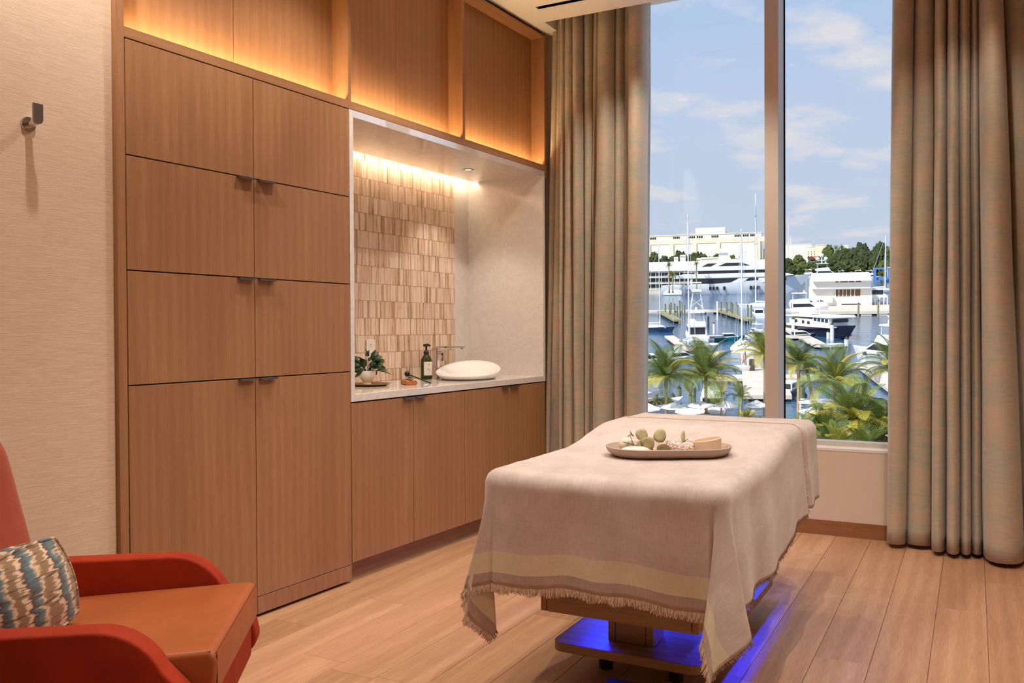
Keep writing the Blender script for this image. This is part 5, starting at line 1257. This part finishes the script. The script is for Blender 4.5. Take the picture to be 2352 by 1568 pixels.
# piles
def pile(u, v0, v1, label, mat, r, group, cap_mat=None):
    p_ = spot(u, v1); t = et('mooring_pile', label, 'pile', p_, 0, group); hgt = (v1-v0)*p_.y/F_PX
    MB().cyl(0, 0, -1, hgt, r, n=8).build('post', mat, t); MB().lathe([(r*1.1, hgt), (0.02, hgt+r*1.5)], 8).build('cap', cap_mat or M['x_dark'], t)
for (x, y0, y1) in ((107, 95, 290), (383, 110, 250), (437, 120, 290), (455, 95, 240), (503, 110, 300), (537, 140, 300), (570, 70, 235), (600, 90, 240), (630, 130, 240), (1100, 90, 240), (1172, 95, 262), (1228, 90, 255), (1245, 110, 280), (1300, 95, 270), (1320, 130, 300), (1443, 125, 285), (1487, 130, 300)):
    pile(1460+x/5.6, 680+y0/5.6, 680+y1/5.6, 'green timber mooring pile along the far docks', M['x_pile'], 0.27, 'green piles along the far docks')
for (x, y0, y1, lab) in ((1053, 65, 305, 'white-topped mooring pile right of the sportfishing boat'), (1008, 355, 480, 'white post on the middle dock beside the teal boat'), (935, 270, 400, 'dark mooring pile behind the sportfishing boat')):
    pile(1460+x/5.6, 680+y0/5.6, 680+y1/5.6, lab, M['x_white'] if 'white' in lab else M['x_dark'], 0.3, 'single piles')
for (x, y0, y1, lab) in ((143, 240, 375, 'white mooring post by the stern of the trawler yacht'), (303, 262, 350, 'white mooring post amidships of the trawler yacht'), (543, 300, 458, 'thick white mooring post before the trawler bow'), (690, 448, 560, 'white mooring post in the water under the trawler bow'), (505, 372, 435, 'short white post left of the trawler bow'), (880, 606, 720, 'white mooring post by the cabin cruiser'), (813, 85, 215, 'timber post on the clubhouse pier edge'), (1016, 60, 215, 'lamp post pile right on the clubhouse pier')):
    pile(1790+x/4.48, 680+y0/4.48, 680+y1/4.48, lab, M['x_white'] if 'white' in lab else M['x_wood'], 0.45 if 'white' in lab else 0.3, 'posts round the trawler')
for (x, y0, y1, lab) in ((560, 1180, 1380, 'green near pile left of the second palm'), (745, 1160, 1370, 'tall green pile in the near basin'), (712, 1275, 1370, 'short green pile in the near basin'), (1013, 1320, 1450, 'short green pile right of the second palm'), (478, 1280, 1345, 'short green pile behind the first palm trunk'), (1350, 1170, 1340, 'green pile behind the small palm')):
    pile(1460+x/5.6, 680+y0/5.6, 680+y1/5.6, lab, M['x_pile'], 0.36, 'piles of the near basin')
for (x, y0, y1, lab) in ((230, 930, 1075, 'green pile right of the right-hand palm trunk'), (258, 1020, 1060, 'short dark pile behind the cabana')):
    pile(1790+x/4.48, 680+y0/4.48, 680+y1/4.48, lab, M['x_pile'], 0.40, 'piles of the near basin')
# flag and white dinghy on the near pontoon
dg = et('dinghy', 'upturned white dinghy on the near pontoon', 'dinghy', spot(1698, 852, 0.9), 0.1); hull_mb(6.0, 2.0, 0.9, 1.1, 0.1, 12).build('hull', M['x_white'], dg, smooth='auto')
fg = et('flag', 'striped ensign flag hanging beside the white dinghy', 'flag', spot(1716, 848, 0.9)); MB().tube([(0, 0, 0), (-0.3, 0, 3.4)], 0.05, 6).build('staff', M['x_dark'], fg)
fm = MB(); fm.grid(lambda u, v: (-0.25-0.9*u*0.6+0.1*math.sin(v*5), 0.08*math.sin(u*9+v*3), 3.2-1.9*v-0.35*u), 8, 10); fo = fm.build('cloth', plain('flag_cloth', srgb(196, 160, 170), 0.8), fg); md = fo.modifiers.new('thickness', 'SOLIDIFY'); md.thickness = 0.02
cb_ = et('dock_box', 'black covered outboard motor beside the flag', 'motor', spot(1727, 852, 0.9)); MB().box(-0.5, 0.5, -0.5, 0.5, 0, 2.2).build('cover', M['x_dark'], cb_, bevel=0.2); MB().box(-0.3, 0.3, -0.3, 0.3, -0.05, 0.02).build('foot', M['x_grey'], cb_)
# ------------------------------------------------------------------ palms
def frond_mesh(name, L, droop, mat, n=36, wid=0.34, hang=0.8):
    m = MB(); pts = []
    for i in range(n+1):
        s = i/n; ang = -droop*s*s; pts.append((s, ang))
    P = [Vector((0, 0, 0))]; D = []
    for i in range(1, n+1):
        s, ang = pts[i]; d = Vector((math.cos(ang), 0, math.sin(ang))); D.append(d); P.append(P[-1] + d*L/n)
    D.append(D[-1])
    m.tube([P[i] for i in range(0, n+1, 3)], [0.045*(1-0.8*i/n)*L/3 for i in range(0, n+1, 3)], 4)
    for i in range(3, n+1):
        s = i/n; ll = L*wid*(math.sin(PI*min(1, 0.12+s*0.86)))**0.7; d = D[min(i, n)]; up = Vector((-d.z, 0, d.x))
        for sg in (-1, 1):
            o = (d*0.55 + Vector((0, sg, 0))*0.85 + up*0.15).normalized()
            p0_ = P[i]; p1_ = p0_ + o*ll*0.5; p2_ = p0_ + (o*0.75 - Vector((0, 0, 1))*hang*0.75).normalized()*ll*0.55 + o*ll*0.40
            wv = d*0.030*L/3; b0 = len(m.v); m.v += [tuple(p0_-wv*0.5), tuple(p0_+wv*0.5), tuple(p1_-wv), tuple(p1_+wv), tuple(p2_)]
            m.f += [(b0, b0+1, b0+3, b0+2), (b0+2, b0+3, b0+4)]
    return m.mesh(name, mat, False, fix=False)
FR = [frond_mesh('frond', 3.4, 0.9, M['x_frond'], hang=0.5), frond_mesh('frond', 3.4, 1.6, M['x_frond'], hang=0.9), frond_mesh('frond', 3.4, 2.1, M['x_frond'], hang=1.1)]
FRY = [frond_mesh('frond', 3.2, 1.3, M['x_frond_y'], hang=0.8), frond_mesh('frond', 3.2, 2.2, M['x_frond_y'], hang=1.1)]
def palm(u, v_crown, v_base, label, h=1.6, y=None, size=1.0, n=20, seed=1, lean=(0, 0), yellow=0.15, name='palm_tree', cat='palm tree', rt=0.22, group='palms on the near quay'):
    rnd = random.Random(seed)
    pb = spot(u, v_base, h) if y is None else Vector((at_y(u, v_base, y).x, y, h))
    zc = at_y(u, v_crown, pb.y).z - h; zc = max(zc, 0.5)
    t = et(name, label, cat, pb, rnd.uniform(0, 6), group)
    pts = [(lean[0]*(k/6)**1.6, lean[1]*(k/6)**1.6, zc*k/6) for k in range(7)]
    MB().tube(pts, [rt*1.35, rt*1.05, rt, rt*0.95, rt*0.9, rt*0.95, rt*1.15], 9).build('trunk', M['x_trunk'], t, smooth=True)
    top = Vector(pts[-1])
    for i in range(n):
        k = i/(n-1); az = i*2.39996 + rnd.uniform(-0.2, 0.2); el = math.radians(84 - 84*k + rnd.uniform(-7, 7))
        me = (FRY[1 if k > 0.7 else 0] if rnd.random() < yellow*(0.4+1.3*k) else FR[0 if k < 0.35 else (1 if k < 0.7 else 2)])
        o = obj('frond', me, t); o.location = top; o.rotation_euler = (rnd.uniform(-0.35, 0.35), -el, az); s = size*rnd.uniform(0.88, 1.1); o.scale = (s, s, s)
    return t
def palm_a(u, vc, wpx, y, label, seed, **k):
    # crown spans about wpx pixels at distance y
    palm(u, vc, 960, label, y=y, size=wpx*y/F_PX/2/2.7, seed=seed, **k)
palm_a(1531, 868, 150, 112, 'full coconut palm nearest the left curtain', 3, n=26, yellow=0.25)
palm_a(1622, 868, 155, 113, 'full coconut palm in the middle of the left pane', 5, n=26, yellow=0.25)
palm_a(1757, 815, 120, 116, 'yellowing palm crown half hidden by the mullion', 8, n=22, yellow=0.7)
palm_a(1834, 838, 110, 112, 'slim palm with a ringed trunk right of the mullion', 9, n=22, yellow=0.3)
palm_a(1918, 880, 150, 110, 'broad coconut palm in the middle of the right pane', 12, n=26, yellow=0.3)
palm_a(2056, 850, 150, 112, 'palm crown half hidden by the right curtain', 14, n=24, yellow=0.3)
palm_a(1868, 855, 70, 119, 'palm with a leaning trunk behind the cabana', 16, n=16, lean=(0.8, 0.4))
for (u, vc, w, y, lab, sd) in ((1657, 905, 34, 113, 'young slim palm before the white umbrellas', 21), (1701, 912, 62, 111, 'young palm right of the second umbrella', 22), (1509, 922, 34, 112, 'small young palm near the left quay umbrellas', 23)):
    palm_a(u, vc, w, y, lab, sd, n=12, rt=0.12)
# low palms and shrubs below the window
for i, (u, vc, w, y, lab) in enumerate(((1960, 965, 190, 97, 'large bushy palm at the bottom of the right pane'), (1895, 1000, 130, 96, 'low yellow-green palm left of the large bushy palm'), (2025, 985, 140, 96, 'low dense palm beside the right curtain'), (1845, 1004, 90, 95, 'low feathery palm just right of the table end'), (1925, 1030, 120, 93, 'lowest palm clump above the window sill'), (1990, 1035, 120, 93, 'low palm clump above the sill near the curtain'), (1715, 968, 60, 104, 'low bright palm tuft behind the face cradle'), (1748, 975, 40, 104, 'bright green tuft beside the mullion foot'))):
    palm_a(u, vc, w, y, lab, 40+i, n=24, yellow=0.35, name='palm_shrub', cat='palm shrub', group='low palms below the window')
SH = [crown_mesh('foliage', M['x_tree2'], 21, 12, 0.7), crown_mesh('foliage', M['x_tree2'], 22, 12, 0.7)]
for i, (u, v, w, y, lab) in enumerate(((2035, 1000, 70, 94, 'dense round hedge beside the right curtain'), (1975, 1015, 80, 95, 'dense hedge below the large bushy palm'), (1900, 1015, 80, 95, 'dense hedge below the low yellow-green palm'), (1830, 1005, 60, 98, 'hedge right of the mullion foot'), (2030, 930, 60, 108, 'bush above the low dense palm by the curtain'), (1735, 985, 60, 102, 'hedge behind the face cradle'))):
    q = at_y(u, v, y); t = et('hedge', lab, 'hedge', Vector((q.x, y, 1.6)), i); s = w*y/F_PX
    c = obj('foliage', SH[i % 2], t); c.scale = (s*0.7, s*0.6, max(1.5, q.z-1.6+s*0.25)); MB().tube([(0, 0, 0), (0, 0, 1)], 0.1, 5).build('stem', M['x_trunk'], t)
# ------------------------------------------------------------------ quay umbrellas and cabana
def umbrella(u, v_top, v_edge, wpx, y, label, h=1.6):
    q = at_y(u, v_top, y); t = et('patio_umbrella', label, 'umbrella', Vector((q.x, y, h)), 0.4, 'white quay umbrellas'); s = wpx*y/F_PX/2; zt_ = q.z-h; ze = at_y(u, v_edge, y).z-h
    m = MB(); m.lathe([(s*1.0, ze), (s*1.02, ze+0.12), (s*0.5, ze+(zt_-ze)*0.55), (0.04, zt_)], 8, cap=False); o = m.build('canopy', M['x_canvas'], t); md = o.modifiers.new('thickness', 'SOLIDIFY'); md.thickness = 0.03
    MB().cyl(0, 0, 0, zt_, 0.045, n=6).build('pole', M['x_grey'], t); MB().cyl(0, 0, 0, 0.12, 0.35, n=10).build('base', M['x_grey'], t)
    for k in range(8):
        q_ = 2*PI*k/8; MB().tube([(0, 0, zt_-0.15), (math.cos(q_)*s*0.95, math.sin(q_)*s*0.95, ze+0.02)], 0.02, 4).build('rib', M['x_grey'], t)
for (u, vt, ve, w, y, lab) in ((1490, 926, 940, 56, 110, 'white quay umbrella nearest the left curtain'), (1548, 924, 936, 60, 111, 'white quay umbrella behind the first palm trunk'), (1610, 921, 932, 62, 112, 'white quay umbrella left of the second palm trunk'), (1585, 936, 946, 70, 108, 'low white quay umbrella between the two palm trunks'), (1668, 919, 932, 56, 113, 'white quay umbrella behind the young palms'), (1738, 918, 932, 50, 113, 'white quay umbrella beside the mullion'), (1865, 934, 948, 58, 108, 'white umbrella before the cabana')):
    umbrella(u, vt, ve, w, y, lab)
qc = at_y(1837, 960, 111); x1c = at_y(1918, 960, 111).x; cbn = et('cabana', 'slatted cabana with a flat white roof on the quay', 'cabana', Vector((qc.x, 111, 1.6))); wC = x1c-qc.x; zr = at_y(1878, 927, 111).z-1.6
MB().box(-0.1, wC+0.1, -0.1, 2.8, zr, zr+0.14).build('roof', M['x_canvas'], cbn)
for x in (0.05, wC-0.05):
    for y in (0.05, 2.6): MB().box(x-0.07, x+0.07, y-0.07, y+0.07, 0, zr).build('post', M['x_canvas'], cbn)
for k in range(6): MB().box(0.1, wC-0.1, 2.55, 2.6, 0.35+k*(zr-0.5)/6, 0.35+k*(zr-0.5)/6+0.16).build('slat', M['x_grey'], cbn)
pl2 = et('planter', 'pink planter wall on the quay below the umbrellas', 'planter', spot(1592, 965, 1.6)); MB().box(-2.2, 2.2, -0.5, 0.5, 0, 0.9).build('box', M['x_paver'], pl2, bevel=0.05); MB().box(-2.1, 2.1, -0.4, 0.4, 0.85, 0.95).build('soil', M['x_grass'], pl2)
# two mid-size fan palms before the motel
for (u, vc, vb, sz, lab, sd) in ((1537, 611, 662, 22, 'round fan palm before the motel balconies', 31), (1600, 607, 660, 18, 'fan palm before the pale motel roof', 32), (1545, 634, 664, 24, 'drooping palm below the round fan palm', 33), (1920, 572, 600, 16, 'distant palm left above the yellow house', 34), (1934, 571, 600, 18, 'distant palm right above the yellow house', 35)):
    yy = 418 if u < 1700 else 690
    palm(u, vc, vb, lab, h=1.5, y=yy, size=sz*yy/F_PX/2/2.7, seed=sd, n=16, rt=0.3, group='distant palms')

# a person on the quay, mostly hidden by the table
def person(u, y, label):
    q = at_y(u, 955, y); t = et('person', label, 'person', Vector((q.x, y, 1.6)), 2.6)
    V = [(0,0,0.92), (0,0,1.12), (0,0,1.36), (0,0,1.48), (0,0.02,1.60), (0.17,0,1.38), (0.22,0.02,1.12), (0.20,0.14,0.90), (-0.17,0,1.38), (-0.22,0.02,1.12), (-0.20,0.10,0.90), (0.09,0,0.86), (0.10,0.02,0.47), (0.10,-0.02,0.06), (0.10,0.12,0.03), (-0.09,0,0.86), (-0.10,0.0,0.47), (-0.10,-0.04,0.06), (-0.10,0.10,0.03)]
    Rd = [0.14, 0.13, 0.15, 0.06, 0.095, 0.065, 0.048, 0.036, 0.065, 0.048, 0.036, 0.085, 0.06, 0.045, 0.035, 0.085, 0.06, 0.045, 0.035]
    Ed = [(0,1), (1,2), (2,3), (3,4), (2,5), (5,6), (6,7), (2,8), (8,9), (9,10), (0,11), (11,12), (12,13), (13,14), (0,15), (15,16), (16,17), (17,18)]
    me = bpy.data.meshes.new('body'); me.from_pydata(V, Ed, []); me.materials.append(plain('skin', srgb(196, 150, 122), 0.6)); o = obj('body', me, t)
    sk = o.modifiers.new('skin', 'SKIN')
    lay = me.skin_vertices[0].data
    for i, r in enumerate(Rd): lay[i].radius = (r, r); lay[i].use_root = (i == 0)
    o.modifiers.new('smooth', 'SUBSURF').levels = 1
    MB().lathe([(0.165, 0.84), (0.160, 1.05), (0.19, 1.32), (0.15, 1.43), (0.07, 1.47)], 14, sy=0.75).build('shirt', M['x_canvas'], t, smooth=True)
    MB().tube([(0.09, 0, 0.88), (0.10, 0.01, 0.47), (0.10, 0, 0.10)], [0.105, 0.08, 0.07], 10).tube([(-0.09, 0, 0.88), (-0.10, 0.0, 0.47), (-0.10, 0, 0.10)], [0.105, 0.08, 0.07], 10).build('trousers', M['x_canvas'], t, smooth=True)
    MB().lathe([(0.01, 1.74), (0.075, 1.72), (0.108, 1.66), (0.108, 1.60), (0.095, 1.57)], 12, cy=-0.01).build('hair', M['x_dark'], t, smooth=True)
person(1548, 107, 'person in white shirt and trousers standing under the quay umbrella')
